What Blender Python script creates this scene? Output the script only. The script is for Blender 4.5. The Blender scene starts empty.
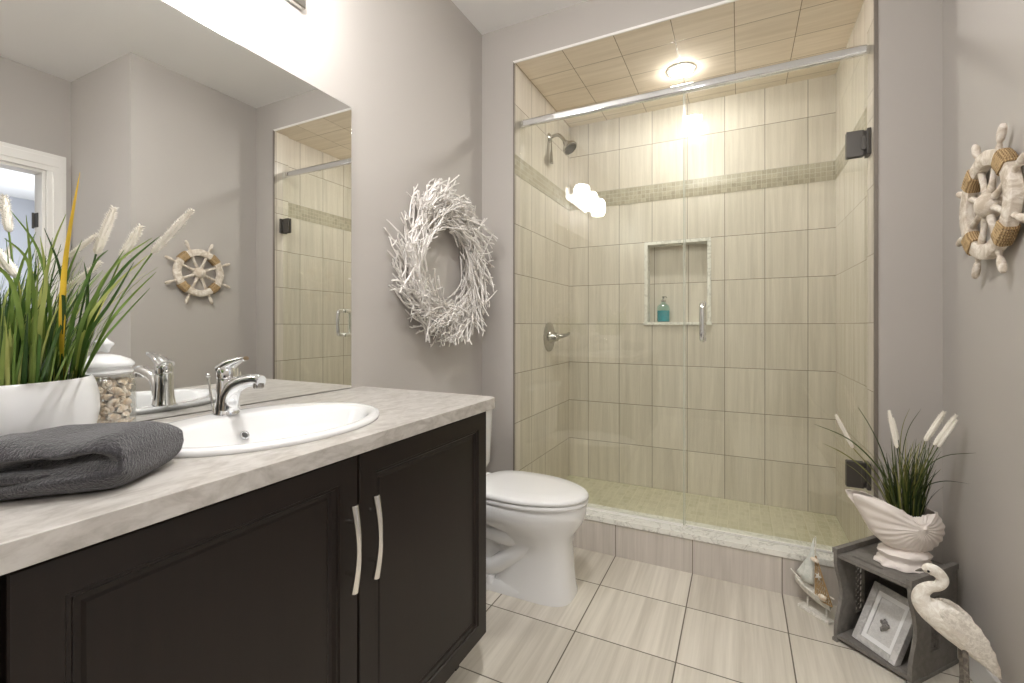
import bpy, bmesh, math, random
from mathutils import Vector, Matrix, noise

sc = bpy.context.scene
COL = sc.collection
R = math.radians

# ------------------------------------------------------------------ camera
CAM = Vector((1.261, 0.0, 1.099)); YAW = R(26.38); FPX = 457.87; V0 = 325.45
cam_d = bpy.data.cameras.new('camera'); cam = bpy.data.objects.new('camera', cam_d); COL.objects.link(cam)
cam.location = CAM; cam.rotation_euler = (R(90), 0, YAW)
cam_d.sensor_width = 36; cam_d.lens = FPX / 1024 * 36; cam_d.shift_y = -(341.5 - V0) / 1024
cam_d.clip_start = 0.02
sc.camera = cam
# ------------------------------------------------------------------ world, exposure
w = bpy.data.worlds.new('world'); sc.world = w; w.use_nodes = True
w.node_tree.nodes['Background'].inputs[0].default_value = (0.75, 0.85, 1, 1)
w.node_tree.nodes['Background'].inputs[1].default_value = 1.0
sc.view_settings.view_transform = 'Standard'; sc.view_settings.look = 'None'
sc.view_settings.gamma = 1; sc.view_settings.use_curve_mapping = False
sc.view_settings.exposure = 0.5
sc.cycles.use_denoising = True
sc.cycles.max_bounces = 10; sc.cycles.diffuse_bounces = 6; sc.cycles.transparent_max_bounces = 16
sc.cycles.caustics_reflective = False; sc.cycles.caustics_refractive = False
# strengths of the lamps (their geometry is in their builders)
E_VANITY = 31.0      # three opal globes over the mirror
E_SHOWER = 190.0      # recessed shower lamp
E_POT = 360.0        # recessed lamp in the room ceiling
E_FILL = 62.0       # added fill lamp, out of view in the alcove behind the camera
E_DAY = 85.0         # window daylight in the room beyond the doorway

def area_light(name, loc, rot, sx, sy, power, col):
    l = bpy.data.lights.new(name, 'AREA'); l.shape = 'RECTANGLE'; l.size = sx; l.size_y = sy
    l.energy = power; l.color = col
    o = bpy.data.objects.new(name, l); COL.objects.link(o); o.location = loc; o.rotation_euler = rot
    return o
area_light('window_daylight', (5.0, 2.97, 1.6), (R(-90), 0, 0), 1.4, 1.2, E_DAY, (0.90, 0.94, 1))

# ------------------------------------------------------------------ node helper
class NT:
    def __init__(s, name):
        s.m = bpy.data.materials.new(name); s.m.use_nodes = True
        s.t = s.m.node_tree; s.n = s.t.nodes; s.l = s.t.links
        s.b = s.n['Principled BSDF']; s.out = s.n['Material Output']
    def new(s, ty, **kw):
        n = s.n.new(ty)
        for k, v in kw.items(): setattr(n, k, v)
        return n
    def put(s, sock, v):
        if v is None: return
        if isinstance(v, bpy.types.NodeSocket): s.l.new(v, sock)
        elif isinstance(v, (tuple, list)):
            if len(v) == 3 and sock.type == 'RGBA': v = (*v, 1)
            sock.default_value = v
        else: sock.default_value = v
    def math(s, op, a, b=None, c=None, clamp=False):
        n = s.new('ShaderNodeMath', operation=op, use_clamp=clamp)
        for i, v in enumerate((a, b, c)): s.put(n.inputs[i], v)
        return n.outputs[0]
    def mix(s, f, a, b, mode='MIX'):
        n = s.new('ShaderNodeMix', data_type='RGBA', blend_type=mode)
        s.put(n.inputs[0], f); s.put(n.inputs[6], a); s.put(n.inputs[7], b)
        return n.outputs[2]
    def ramp(s, f, stops):
        n = s.new('ShaderNodeValToRGB'); e = n.color_ramp.elements
        while len(e) < len(stops): e.new(0.5)
        for i, (p, c) in enumerate(stops): e[i].position = p; e[i].color = (*c, 1) if len(c) == 3 else c
        s.put(n.inputs[0], f); return n.outputs[0]
    def rng(s, v, a, b, c=0, d=1):
        n = s.new('ShaderNodeMapRange'); 
        for i, x in enumerate((v, a, b, c, d)): s.put(n.inputs[i], x)
        return n.outputs[0]
    def comb(s, x, y, z):
        n = s.new('ShaderNodeCombineXYZ')
        for i, v in enumerate((x, y, z)): s.put(n.inputs[i], v)
        return n.outputs[0]
    def noise(s, vec, scale=5, detail=3, rough=0.5, dist=0):
        n = s.new('ShaderNodeTexNoise'); s.put(n.inputs['Vector'], vec)
        n.inputs['Scale'].default_value = scale; n.inputs['Detail'].default_value = detail
        n.inputs['Roughness'].default_value = rough; n.inputs['Distortion'].default_value = dist
        return n.outputs[0]
    def pos(s):
        g = s.new('ShaderNodeNewGeometry'); x = s.new('ShaderNodeSeparateXYZ'); s.l.new(g.outputs['Position'], x.inputs[0])
        return g.outputs['Position'], [x.outputs[i] for i in range(3)]
    def objc(s):
        return s.new('ShaderNodeTexCoord').outputs['Object']
    def bump(s, h, strength=0.3, dist=0.01):
        n = s.new('ShaderNodeBump'); n.inputs['Strength'].default_value = strength; n.inputs['Distance'].default_value = dist
        s.put(n.inputs['Height'], h); s.l.new(n.outputs[0], s.b.inputs['Normal'])
    def set(s, **kw):
        M = dict(col='Base Color', rough='Roughness', metal='Metallic', spec='Specular IOR Level', coat='Coat Weight', sheen='Sheen Weight')
        for k, v in kw.items(): s.put(s.b.inputs[M[k]], v)
        return s

def srgb(r, g, b):
    f = lambda c: (c / 255 / 12.92) if c / 255 <= 0.04045 else ((c / 255 + 0.055) / 1.055) ** 2.4
    return (f(r), f(g), f(b))
def plain(name, col, rough=0.5, metal=0.0, nscale=0, namt=0.06, bump=0, bscale=200, **kw):
    t = NT(name)
    c = col
    if nscale:
        f = t.noise(t.objc(), nscale, 4, 0.6)
        c = t.mix(f, tuple(x * (1 - namt) for x in col), tuple(min(1, x * (1 + namt)) for x in col))
    t.set(col=c, rough=rough, metal=metal, **kw)
    if bump: t.bump(t.noise(t.objc(), bscale, 3), bump, 0.002)
    return t.m
def emit(name, col, strength):
    t = NT(name); t.set(col=(0.9, 0.9, 0.88), rough=0.3)
    t.put(t.b.inputs['Emission Color'], (*col, 1)); t.b.inputs['Emission Strength'].default_value = strength
    return t.m
def glass(name, tint, spec=1.0, rough=0.0):
    t = NT(name); t.n.remove(t.b)
    lw = t.new('ShaderNodeLayerWeight'); lw.inputs[0].default_value = 0.5
    f = t.math('POWER', lw.outputs['Facing'], 5.0); f = t.math('MULTIPLY_ADD', f, 0.9, 0.042); f = t.math('MULTIPLY', f, spec, clamp=True)
    tr = t.new('ShaderNodeBsdfTransparent'); tr.inputs[0].default_value = (*tint, 1)
    gl = t.new('ShaderNodeBsdfGlossy'); gl.inputs['Roughness'].default_value = rough; gl.inputs[0].default_value = (1, 1, 1, 1)
    mx = t.new('ShaderNodeMixShader'); t.put(mx.inputs[0], f); t.l.new(tr.outputs[0], mx.inputs[1]); t.l.new(gl.outputs[0], mx.inputs[2])
    t.l.new(mx.outputs[0], t.out.inputs[0]); return t.m

def tile(name, ua, va, pu, pv, ou, ov, ca, cb, grout, gw=0.003, along='v', skip=None, rough=0.2, seed=0.0, sc1=1.0, contrast=1.0):
    """ceramic tile with wood-like streaks; ua, va are world axes; skip=(z, dz) shifts rows above a border"""
    t = NT(name); P, X = t.pos()
    u, v = X[ua], X[va]
    if skip:
        v = t.math('SUBTRACT', v, t.math('MULTIPLY', t.math('GREATER_THAN', v, skip[0]), skip[1]))
    U = t.math('DIVIDE', t.math('SUBTRACT', u, ou), pu); V = t.math('DIVIDE', t.math('SUBTRACT', v, ov), pv)
    fu, fv = t.math('FRACT', U), t.math('FRACT', V); iu, iv = t.math('FLOOR', U), t.math('FLOOR', V)
    du = t.math('MULTIPLY', t.math('MINIMUM', fu, t.math('SUBTRACT', 1.0, fu)), pu)
    dv = t.math('MULTIPLY', t.math('MINIMUM', fv, t.math('SUBTRACT', 1.0, fv)), pv)
    m = t.rng(t.math('MINIMUM', du, dv), gw * 0.35, gw * 0.75, 1, 0)
    wn = t.new('ShaderNodeTexWhiteNoise', noise_dimensions='3D'); t.put(wn.inputs[0], t.comb(iu, iv, seed))
    r = wn.outputs[0]
    ka, kb = (46, 2.2) if along == 'v' else (2.2, 46)
    ro = t.math('MULTIPLY', r, 37.0)
    vec = t.comb(t.math('MULTIPLY', u, ka * sc1), t.math('MULTIPLY', v, kb * sc1), ro)
    n1 = t.noise(vec, 0.55, 4, 0.62, 0.6)
    vec2 = t.comb(t.math('MULTIPLY', u, ka * sc1 * 3.2), t.math('MULTIPLY', v, kb * sc1 * 1.7), ro)
    n2 = t.noise(vec2, 0.9, 3, 0.6, 0.2)
    n = t.math('ADD', t.math('MULTIPLY', n1, 0.72), t.math('MULTIPLY', n2, 0.28))
    f = t.rng(n, 0.5 - 0.17 / contrast, 0.5 + 0.17 / contrast, 0, 1)
    f = t.math('ADD', f, t.math('MULTIPLY', t.math('SUBTRACT', r, 0.5), 0.35), clamp=True)
    c = t.mix(f, ca, cb)
    t.set(col=t.mix(m, c, grout), rough=t.rng(m, 0, 1, rough, 0.8), spec=0.22)
    t.bump(t.math('SUBTRACT', 1.0, m), 0.35, 0.0015)
    return t.m
def mosaic(name, ua, ca, cb, grout, p=0.0265):
    t = NT(name); P, X = t.pos(); u, v = X[ua], X[2]
    U = t.math('DIVIDE', u, p); V = t.math('DIVIDE', t.math('SUBTRACT', v, 1.902), p)
    fu, fv = t.math('FRACT', U), t.math('FRACT', V)
    e = t.math('MINIMUM', t.math('MINIMUM', fu, t.math('SUBTRACT', 1.0, fu)), t.math('MINIMUM', fv, t.math('SUBTRACT', 1.0, fv)))
    m = t.rng(e, 0.03, 0.08, 1, 0)
    wn = t.new('ShaderNodeTexWhiteNoise'); t.put(wn.inputs[0], t.comb(t.math('FLOOR', U), t.math('FLOOR', V), 0.0))
    c = t.mix(wn.outputs[0], ca, cb)
    t.set(col=t.mix(m, c, grout), rough=0.25); t.bump(t.math('SUBTRACT', 1.0, m), 0.3, 0.001)
    return t.m
def marble(name, base, vein, scale=6, rough=0.25, dark=0.5, stretch=(1, 1, 1), cloud=0.5):
    t = NT(name); P, X = t.pos()
    vec = t.comb(t.math('MULTIPLY', X[0], stretch[0]), t.math('MULTIPLY', X[1], stretch[1]), t.math('MULTIPLY', X[2], stretch[2]))
    n1 = t.noise(vec, scale, 6, 0.62, 1.6); n2 = t.noise(vec, scale * 3.1, 5, 0.6, 0.9)
    a = t.math('ABSOLUTE', t.math('SUBTRACT', n1, 0.5)); a = t.rng(a, 0, 0.09 if cloud > .3 else 0.03, 1, 0)
    b = t.rng(n2, 0.42, 0.66, 0, 1)
    f = t.math('ADD', t.math('MULTIPLY', a, dark), t.math('MULTIPLY', b, cloud), clamp=True)
    t.set(col=t.mix(f, base, vein), rough=rough); return t.m

# ------------------------------------------------------------------ materials
M = {}
def paint(name, col):
    t = NT(name); P, X = t.pos(); t.set(col=t.mix(t.noise(P, 2.5, 2), tuple(c * .985 for c in col), tuple(c * 1.015 for c in col)), rough=0.55, spec=0.35)
    t.bump(t.noise(P, 260, 2), 0.06, 0.001); return t.m
M['wall'] = paint('grey_paint', srgb(184, 179, 174))
M['ceil'] = paint('white_ceiling_paint', srgb(236, 235, 234))
M['white_trim'] = plain('white_trim_paint', srgb(238, 236, 232), 0.35, nscale=3, namt=.02)
M['bed_wall'] = paint('cool_grey_paint', srgb(170, 172, 178))
TA, TB, TG = srgb(198, 191, 178), srgb(221, 214, 202), srgb(122, 114, 100)
ROW = dict(pv=0.265, ov=0.579, skip=(1.955, 0.104))
M['tile_back'] = tile('shower_tile_back', 0, 2, 0.213, ca=TA, cb=TB, grout=TG, ou=0.544, seed=1.0, **ROW)
M['tile_side'] = tile('shower_tile_side', 1, 2, 0.213, ca=TA, cb=TB, grout=TG, ou=2.40, seed=2.0, **ROW)
M['tile_ceil'] = tile('shower_tile_ceiling', 0, 1, 0.26, 0.21, 0.462, 2.364, srgb(220, 208, 188), srgb(238, 227, 209), srgb(140, 124, 100), along='u', seed=3.0)
M['tile_curb'] = tile('curb_tile', 0, 2, 0.343, 0.343, 0.733, -0.02, srgb(188, 181, 173), srgb(214, 207, 199), srgb(120, 110, 98), along='v', seed=4.0)
M['tile_floor'] = tile('floor_tile', 0, 1, 0.343, 0.328, 0.733, 1.903, srgb(190, 183, 170), srgb(222, 216, 204), srgb(104, 97, 86), gw=0.004, along='v', seed=5.0, rough=0.32, sc1=0.8)
M['tile_pan'] = tile('shower_floor_tile', 0, 1, 0.053, 0.053, 0.2, 2.3, srgb(192, 188, 164), srgb(211, 207, 184), srgb(196, 192, 168), gw=0.003, seed=6.0)
M['mosaic_x'] = mosaic('mosaic_back', 0, srgb(160, 153, 135), srgb(180, 173, 154), srgb(192, 186, 168))
M['mosaic_y'] = mosaic('mosaic_side', 1, srgb(160, 153, 135), srgb(180, 173, 154), srgb(192, 186, 168))
M['marble'] = marble('curb_marble', srgb(232, 231, 224), srgb(168, 165, 156), 10, 0.2, 0.55, (1, 1, 1), 0.12)
M['counter'] = marble('counter_laminate', srgb(196, 192, 187), srgb(146, 139, 131), 11, 0.3, 0.3, (1, 0.5, 1))
M['ceramic'] = plain('white_ceramic', srgb(230, 230, 230), 0.08, nscale=2, namt=.01, coat=0.3)
M['pot_white'] = plain('white_glazed_pot', srgb(224, 224, 224), 0.22, nscale=2, namt=.01)
M['chrome'] = plain('chrome', (0.86, 0.87, 0.88), 0.06, 1.0, nscale=4, namt=.02)
M['dull_chrome'] = plain('satin_nickel', (0.48, 0.465, 0.44), 0.25, 1.0, nscale=8, namt=.05)
M['dark_metal'] = plain('dark_satin_metal', (0.075, 0.068, 0.06), 0.35, 0.3, nscale=8, namt=.05)
M['edge_metal'] = plain('grey_edge_metal', srgb(128, 120, 112), 0.45, 0.2, nscale=8)
M['nickel'] = plain('brushed_nickel', (0.74, 0.72, 0.69), 0.25, 1.0, nscale=20, namt=.05)
def espresso():
    t = NT('espresso_wood'); o = t.objc(); x = t.new('ShaderNodeSeparateXYZ'); t.l.new(o, x.inputs[0])
    v = t.comb(t.math('MULTIPLY', x.outputs[0], 8.0), t.math('MULTIPLY', x.outputs[1], 60.0), t.math('MULTIPLY', x.outputs[2], 4.0))
    t.set(col=t.mix(t.noise(v, 1, 4), srgb(23, 16, 13), srgb(32, 23, 19)), rough=0.36, spec=0.32); return t.m
M['espresso'] = espresso()
M['black'] = plain('matte_black', (0.012, 0.011, 0.01), 0.7, nscale=5)  # plain near-black of the egret's eyes
M['hole'] = plain('overflow_grey', srgb(96, 96, 96), 0.5, nscale=5)
M['mirror'] = plain('mirror_silver', (0.90, 0.91, 0.90), 0.0, 1.0, nscale=1, namt=.003)
M['glass'] = glass('clear_shower_glass', (0.975, 0.983, 0.958))
M['glass_edge'] = plain('glass_edge_green', srgb(186, 190, 174), 0.15, nscale=3)
M['jar_glass'] = glass('jar_glass', (0.965, 0.968, 0.96), 1.6)
M['bottle_glass'] = glass('pale_teal_glass', (0.78, 0.92, 0.90), 1.4)
M['liquid'] = plain('teal_liquid', srgb(52, 158, 176), 0.15, nscale=3)
M['globe'] = emit('opal_glass_lit', (1.0, 0.975, 0.94), E_VANITY)
M['shower_lens'] = emit('shower_lens_lit', (1.0, 0.975, 0.93), E_SHOWER)
M['fill_lens'] = emit('fill_lens_lit', (1.0, 0.985, 0.97), E_FILL)
M['pot_lens'] = emit('room_lens_lit', (1.0, 0.985, 0.97), E_POT)
def terry():
    t = NT('charcoal_terry'); o = t.objc(); n = t.noise(o, 260, 3, 0.75); n2 = t.noise(o, 18, 3)
    t.set(col=t.mix(n, srgb(14, 13, 16), srgb(82, 80, 85)), rough=0.95, sheen=0.5, spec=0.1); t.bump(t.math('ADD', n, t.math('MULTIPLY', n2, .6)), 1.0, 0.006); return t.m
M['towel'] = terry()
def island_ramp(name, stops, rough=0.45, **kw):
    t = NT(name); g = t.new('ShaderNodeNewGeometry'); t.set(col=t.ramp(g.outputs['Random Per Island'], stops), rough=rough, **kw); return t.m
M['grass'] = island_ramp('grass_leaf', [(0, srgb(38, 66, 24)), (0.35, srgb(72, 108, 42)), (0.65, srgb(122, 152, 70)), (0.85, srgb(150, 168, 88)), (0.95, srgb(188, 196, 116)), (1, srgb(212, 208, 120))])
M['grass_dark'] = island_ramp('dark_grass_leaf', [(0, srgb(28, 42, 18)), (0.4, srgb(52, 70, 28)), (0.75, srgb(90, 100, 44)), (1, srgb(150, 146, 80))])
M['yellow_leaf'] = plain('yellow_leaf', srgb(232, 196, 62), 0.45, nscale=30, namt=.15)
M['spike'] = plain('white_flower_spike', srgb(240, 236, 226), 0.8, nscale=120, namt=.08, bump=0.5, bscale=300)
M['soil'] = plain('planter_filling', srgb(34, 40, 22), 0.9, nscale=60, namt=.4, bump=0.6)
M['twig'] = plain('white_painted_twig', srgb(230, 226, 222), 0.75, nscale=40, namt=.1, bump=0.4, bscale=160)
M['shellwhite'] = plain('matte_white_shell', srgb(236, 228, 222), 0.6, nscale=30, namt=.05, bump=0.15, bscale=90)
M['seashell'] = None
def weathered(name, a, b, s=26, rough=0.75):
    t = NT(name); o = t.objc(); n = t.noise(o, s, 5, 0.7, 1.0); f = t.rng(n, 0.40, 0.62, 0, 1)
    t.set(col=t.mix(f, a, b), rough=rough); t.bump(n, 0.25, 0.004); return t.m
M['wheelwood'] = weathered('whitewashed_wood', srgb(196, 182, 164), srgb(236, 228, 218))
M['rope'] = None
def ropemat():
    t = NT('jute_rope'); o = t.objc(); wv = t.new('ShaderNodeTexWave', wave_type='BANDS'); t.put(wv.inputs[0], o); wv.inputs['Scale'].default_value = 60; wv.inputs['Distortion'].default_value = 3
    t.set(col=t.mix(wv.outputs[1], srgb(138, 112, 78), srgb(196, 168, 126)), rough=0.9); t.bump(wv.outputs[1], 0.5, 0.003); return t.m
M['rope'] = ropemat()
M['shellmix'] = weathered('tan_seashell', srgb(222, 198, 168), srgb(250, 245, 236), 40, 0.5)
M['crate'] = weathered('grey_painted_wood', srgb(112, 108, 103), srgb(126, 122, 117), 30, 0.6)
M['framewood'] = weathered('pale_grey_wood', srgb(188, 187, 185), srgb(212, 210, 208), 50, 0.6)
M['mat_board'] = plain('white_mat_board', srgb(248, 248, 248), 0.8, nscale=20, namt=.02)
M['linen'] = weathered('grey_linen_board', srgb(214, 213, 211), srgb(228, 227, 225), 120, 0.9)
M['pewter'] = weathered('pewter_shell', srgb(96, 94, 92), srgb(168, 164, 160), 60, 0.35)
M['bird'] = weathered('white_bird_plaster', srgb(214, 206, 194), srgb(240, 236, 228), 45, 0.7)
M['wing'] = weathered('feather_plaster', srgb(204, 197, 186), srgb(238, 233, 224), 90, 0.75)
M['birdgrey'] = weathered('grey_weathered_tip', srgb(92, 86, 80), srgb(136, 128, 118), 60, 0.8)
M['sail'] = weathered('pale_blue_sail', srgb(214, 219, 214), srgb(236, 238, 234), 40, 0.8)
M['boat'] = weathered('white_boat_wood', srgb(206, 202, 192), srgb(236, 233, 226), 50, 0.7)
M['net'] = plain('jute_net', srgb(176, 148, 108), 0.9, nscale=60, namt=.2)

# ------------------------------------------------------------------ mesh helpers
ORG = {}
def tag(o, label=None, cat=None, group=None, kind=None):
    if label: o['label'] = label
    if cat: o['category'] = cat
    if group: o['group'] = group
    if kind: o['kind'] = kind
    return o
def thing(name, label, cat, loc, group=None):
    o = bpy.data.objects.new(name, None); COL.objects.link(o); o.location = loc; o.empty_display_size = 0.05
    ORG[o.name] = Vector(loc); return tag(o, label, cat, group)
def mk(name, bm, mat, parent=None, org=(0, 0, 0), smooth=38, bevel=0, bseg=2, subsurf=0, solid=0):
    org = ORG[parent.name] if parent else Vector(org)
    bmesh.ops.translate(bm, verts=bm.verts, vec=-org)
    bmesh.ops.recalc_face_normals(bm, faces=bm.faces)
    if smooth:
        for f in bm.faces: f.smooth = True
        a = R(smooth)
        for e in bm.edges:
            if len(e.link_faces) == 2 and e.calc_face_angle(0) > a: e.smooth = False
    me = bpy.data.meshes.new(name); bm.to_mesh(me); bm.free()
    o = bpy.data.objects.new(name, me); COL.objects.link(o)
    if isinstance(mat, (list, tuple)):
        for m in mat: me.materials.append(m)
    else: me.materials.append(mat)
    if parent: o.parent = parent
    else: o.location = org
    ORG[o.name] = org
    if solid:
        s = o.modifiers.new('s', 'SOLIDIFY'); s.thickness = solid; s.offset = -1
    if bevel:
        b = o.modifiers.new('b', 'BEVEL'); b.width = bevel; b.segments = bseg; b.limit_method = 'ANGLE'; b.angle_limit = R(40); b.harden_normals = True
    if subsurf:
        s = o.modifiers.new('s', 'SUBSURF'); s.levels = subsurf; s.render_levels = subsurf
    return o
def struct(name, bm, mat, **kw):
    o = mk(name, bm, mat, **kw); o['kind'] = 'structure'; return o
def B(): return bmesh.new()
def box(bm, x0, x1, y0, y1, z0, z1, mtx=None):
    vs = [bm.verts.new((x, y, z)) for x in (x0, x1) for y in (y0, y1) for z in (z0, z1)]
    for q in ((0, 1, 3, 2), (4, 6, 7, 5), (0, 4, 5, 1), (2, 3, 7, 6), (0, 2, 6, 4), (1, 5, 7, 3)): bm.faces.new([vs[i] for i in q])
    if mtx: bmesh.ops.transform(bm, matrix=mtx, verts=vs)
    return bm
def bx(*a, **k): return box(B(), *a, **k)
def rings(bm, loops, cap0=True, cap1=True, closed=True):
    vv = [[bm.verts.new(p) for p in L] for L in loops]
    n = len(vv[0])
    for a, b in zip(vv, vv[1:]):
        for i in range(n if closed else n - 1):
            j = (i + 1) % n
            bm.faces.new((a[i], a[j], b[j], b[i]))
    if cap0: bm.faces.new(vv[0][::-1])
    if cap1: bm.faces.new(vv[-1])
    return [v for l in vv for v in l]
def frame_at(d, up=Vector((0, 0, 1))):
    d = d.normalized()
    if abs(d.dot(up)) > 0.97: up = Vector((0, 1, 0)) if abs(d.y) < 0.9 else Vector((1, 0, 0))
    s = d.cross(up).normalized(); return s, s.cross(d).normalized()
def tube(bm, pts, rad, seg=8, flat=1.0, cap=True, up=Vector((0, 0, 1))):
    pts = [Vector(p) for p in pts]; n = len(pts)
    if not isinstance(rad, (list, tuple)): rad = [rad] * n
    L = []; ps = None
    for i, p in enumerate(pts):
        d = pts[min(i + 1, n - 1)] - pts[max(i - 1, 0)]
        if ps is None: s, u = frame_at(d, up)
        else:
            dn = d.normalized(); s = (ps - dn * ps.dot(dn)).normalized(); u = s.cross(dn).normalized()
        ps = s
        L.append([p + s * (rad[i] * flat * math.cos(2 * math.pi * k / seg)) + u * (rad[i] * math.sin(2 * math.pi * k / seg)) for k in range(seg)])
    return rings(bm, L, cap, cap)
def smooth_path(pts, rad, n=4):
    """Catmull-Rom through pts (and radii)"""
    P = [Vector(p) for p in pts]; out = []; ro = []
    for i in range(len(P) - 1):
        p0, p1, p2, p3 = P[max(i - 1, 0)], P[i], P[i + 1], P[min(i + 2, len(P) - 1)]
        for k in range(n):
            t = k / n
            out.append(0.5 * ((2 * p1) + (p2 - p0) * t + (2 * p0 - 5 * p1 + 4 * p2 - p3) * t * t + (3 * p1 - p0 - 3 * p2 + p3) * t ** 3))
            ro.append(rad[i] * (1 - t) + rad[i + 1] * t if isinstance(rad, (list, tuple)) else rad)
    out.append(P[-1]); ro.append(rad[-1] if isinstance(rad, (list, tuple)) else rad)
    return out, ro
def lathe(bm, prof, seg=24, c=(0, 0, 0), axis=(0, 0, 1), fl=None, sx=1, sy=1):
    """prof: (r, h) along axis; fl(k, r) radius multiplier"""
    ax = Vector(axis).normalized(); s, u = frame_at(ax); c = Vector(c); L = []
    for r, h in prof:
        row = []
        for k in range(seg):
            a = 2 * math.pi * k / seg; rr = max(r, 1e-5) * (fl(a, r, h) if fl else 1)
            row.append(c + ax * h + s * (rr * sx * math.cos(a)) + u * (rr * sy * math.sin(a)))
        L.append(row)
    return rings(bm, L, True, True)
def prism(bm, outer, holes, z0, z1, mtx=None):
    es = []; nv = []
    for loop in [outer] + list(holes):
        vs = [bm.verts.new((p[0], p[1], z0)) for p in loop]; nv += vs
        for i in range(len(vs)): es.append(bm.edges.new((vs[i], vs[(i + 1) % len(vs)])))
    r = bmesh.ops.triangle_fill(bm, use_beauty=True, use_dissolve=False, edges=es)
    fs = [g for g in r['geom'] if isinstance(g, bmesh.types.BMFace)]
    e = bmesh.ops.extrude_face_region(bm, geom=fs)
    up = [g for g in e['geom'] if isinstance(g, bmesh.types.BMVert)]
    bmesh.ops.translate(bm, verts=up, vec=(0, 0, z1 - z0))
    allv = list({v for f in bm.faces for v in f.verts}) if not mtx else nv + up
    if mtx: bmesh.ops.transform(bm, matrix=mtx, verts=nv + up)
    return bm
def sphere(bm, c, r, seg=16, rr=10, sc3=(1, 1, 1)):
    c = Vector(c); L = []
    for i in range(1, rr):
        a = math.pi * i / rr
        L.append([c + Vector((math.sin(a) * math.cos(2 * math.pi * k / seg) * r * sc3[0], math.sin(a) * math.sin(2 * math.pi * k / seg) * r * sc3[1], -math.cos(a) * r * sc3[2])) for k in range(seg)])
    return rings(bm, L)
def ell(cx, cy, ax, ay, n=48, e=2.0):
    o = []
    for k in range(n):
        a = 2 * math.pi * k / n; c, s = math.cos(a), math.sin(a)
        o.append((cx + ax * math.copysign(abs(c) ** (2 / e), c), cy + ay * math.copysign(abs(s) ** (2 / e), s)))
    return o
def axes(o, x, y, z):
    """matrix with columns x, y, z and origin o"""
    m = Matrix.Identity(4)
    for i, v in enumerate((Vector(x), Vector(y), Vector(z), Vector(o))):
        for j in range(3): m[j][i] = v[j]
    return m
CS, SN = math.cos(YAW), math.sin(YAW)
def ray(u, v):
    a = (u - 512) / FPX; return Vector((-SN + a * CS, CS + a * SN, -(v - V0) / FPX))
def at_d(u, v, d): return CAM + ray(u, v) * d
def at_y(u, v, y): r = ray(u, v); return CAM + r * (y / r.y)
def at_z(u, v, z): r = ray(u, v); return CAM + r * ((z - CAM.z) / r.z)
def at_x(u, v, x): r = ray(u, v); return CAM + r * ((x - CAM.x) / r.x)
def copy_tree(o, parent=None):
    c = o.copy(); COL.objects.link(c); c.parent = parent
    for ch in list(o.children): copy_tree(ch, c)
    return c

# ------------------------------------------------------------------ room shell
YB, YS = 2.1727, 3.0557           # back wall face, shower back face
XL, XR = 0.196, 1.738             # shower side faces
XJ = 1.722; XW = 1.92; YJ = 1.40; X2 = 2.66   # right wall, jog, door wall
ZC, ZS = 2.689, 2.486             # ceilings
YR = -1.35                        # rear wall
T = 0.11
DY0, DY1, DZ = 0.50, 1.278, 2.073 # doorway in the far right wall
struct('floor', bx(-.1, X2 + .1, YR - .1, YB, -.1, 0), M['tile_floor'])
struct('ceiling', bx(-.1, X2 + .1, YR - .1, YB, ZC, ZC + .1), M['ceil'])
struct('wall_left', bx(-T, 0, YR, YB, 0, ZC), M['wall'])
b = B(); box(b, -T, XL - .003, YB, YB + T, 0, ZC); box(b, XJ + .003, XW + T, YB, YB + T, 0, ZC); box(b, XL - .003, XJ + .003, YB, YB + T, ZS + .002, ZC)
struct('wall_back', b, M['wall'])
struct('wall_right', bx(XW, XW + T, YJ + T, YB, 0, ZC), M['wall'])
struct('wall_return', bx(XW, X2, YJ, YJ + T, 0, ZC), M['wall'])
b = B(); box(b, X2, X2 + T, YR, DY0, 0, ZC); box(b, X2, X2 + T, DY1, YJ + T, 0, ZC); box(b, X2, X2 + T, DY0, DY1, DZ, ZC)
struct('wall_door_side', b, M['wall'])
struct('wall_rear', bx(-T, X2 + T, YR - T, YR, 0, ZC), M['wall'])
# shower alcove
struct('wall_shower_left', bx(XL - T, XL, YB + T + .001, YS + T, 0, ZS + .1), M['tile_side'])
struct('wall_shower_right', bx(XR, XR + T, YB + T + .001, YS + T, 0, ZS + .1), M['tile_side'])
b = B(); box(b, XL - .003, XL, YB + .0005, YB + T + .0005, .15, ZS); struct('wall_jamb_left', b, M['tile_side'])
b = B(); box(b, XJ, XJ + .003, YB + .0005, YB + T + .0005, .15, ZS); box(b, XJ, XR, YB + T + .0005, YB + T + .004, .15, ZS); struct('wall_jamb_right', b, M['tile_side'])
NX0, NX1, NZ0, NZ1, ND = 0.7255, 1.09, 1.118, 1.622, 0.09   # niche
b = B(); box(b, XL, NX0, YS, YS + T, 0, ZS + .1); box(b, NX1, XR, YS, YS + T, 0, ZS + .1)
box(b, NX0, NX1, YS, YS + T, 0, NZ0); box(b, NX0, NX1, YS, YS + T, NZ1, ZS + .1); box(b, NX0, NX1, YS + ND, YS + T, NZ0, NZ1)
struct('wall_shower_back', b, M['tile_back'])
struct('ceiling_shower', bx(XL, XR, YB + .0005, YS, ZS, ZS + .1), M['tile_ceil'])
struct('floor_shower', bx(XL, XR, YB + .12, YS, -.05, 0.05), M['tile_pan'])
struct('trim_curb', bx(XL, XJ, YB, YB + .13, 0, .150), M['tile_curb'])
struct('trim_curb_cap', bx(XL, XJ, YB - .006, YB + .138, .150, .176), M['marble'], bevel=.003)
struct('trim_mosaic_back', bx(XL, XR, YS - .002, YS, 1.902, 2.008), M['mosaic_x'])
struct('trim_mosaic_left', bx(XL, XL + .002, YB + .004, YS, 1.902, 2.008), M['mosaic_y'])
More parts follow.
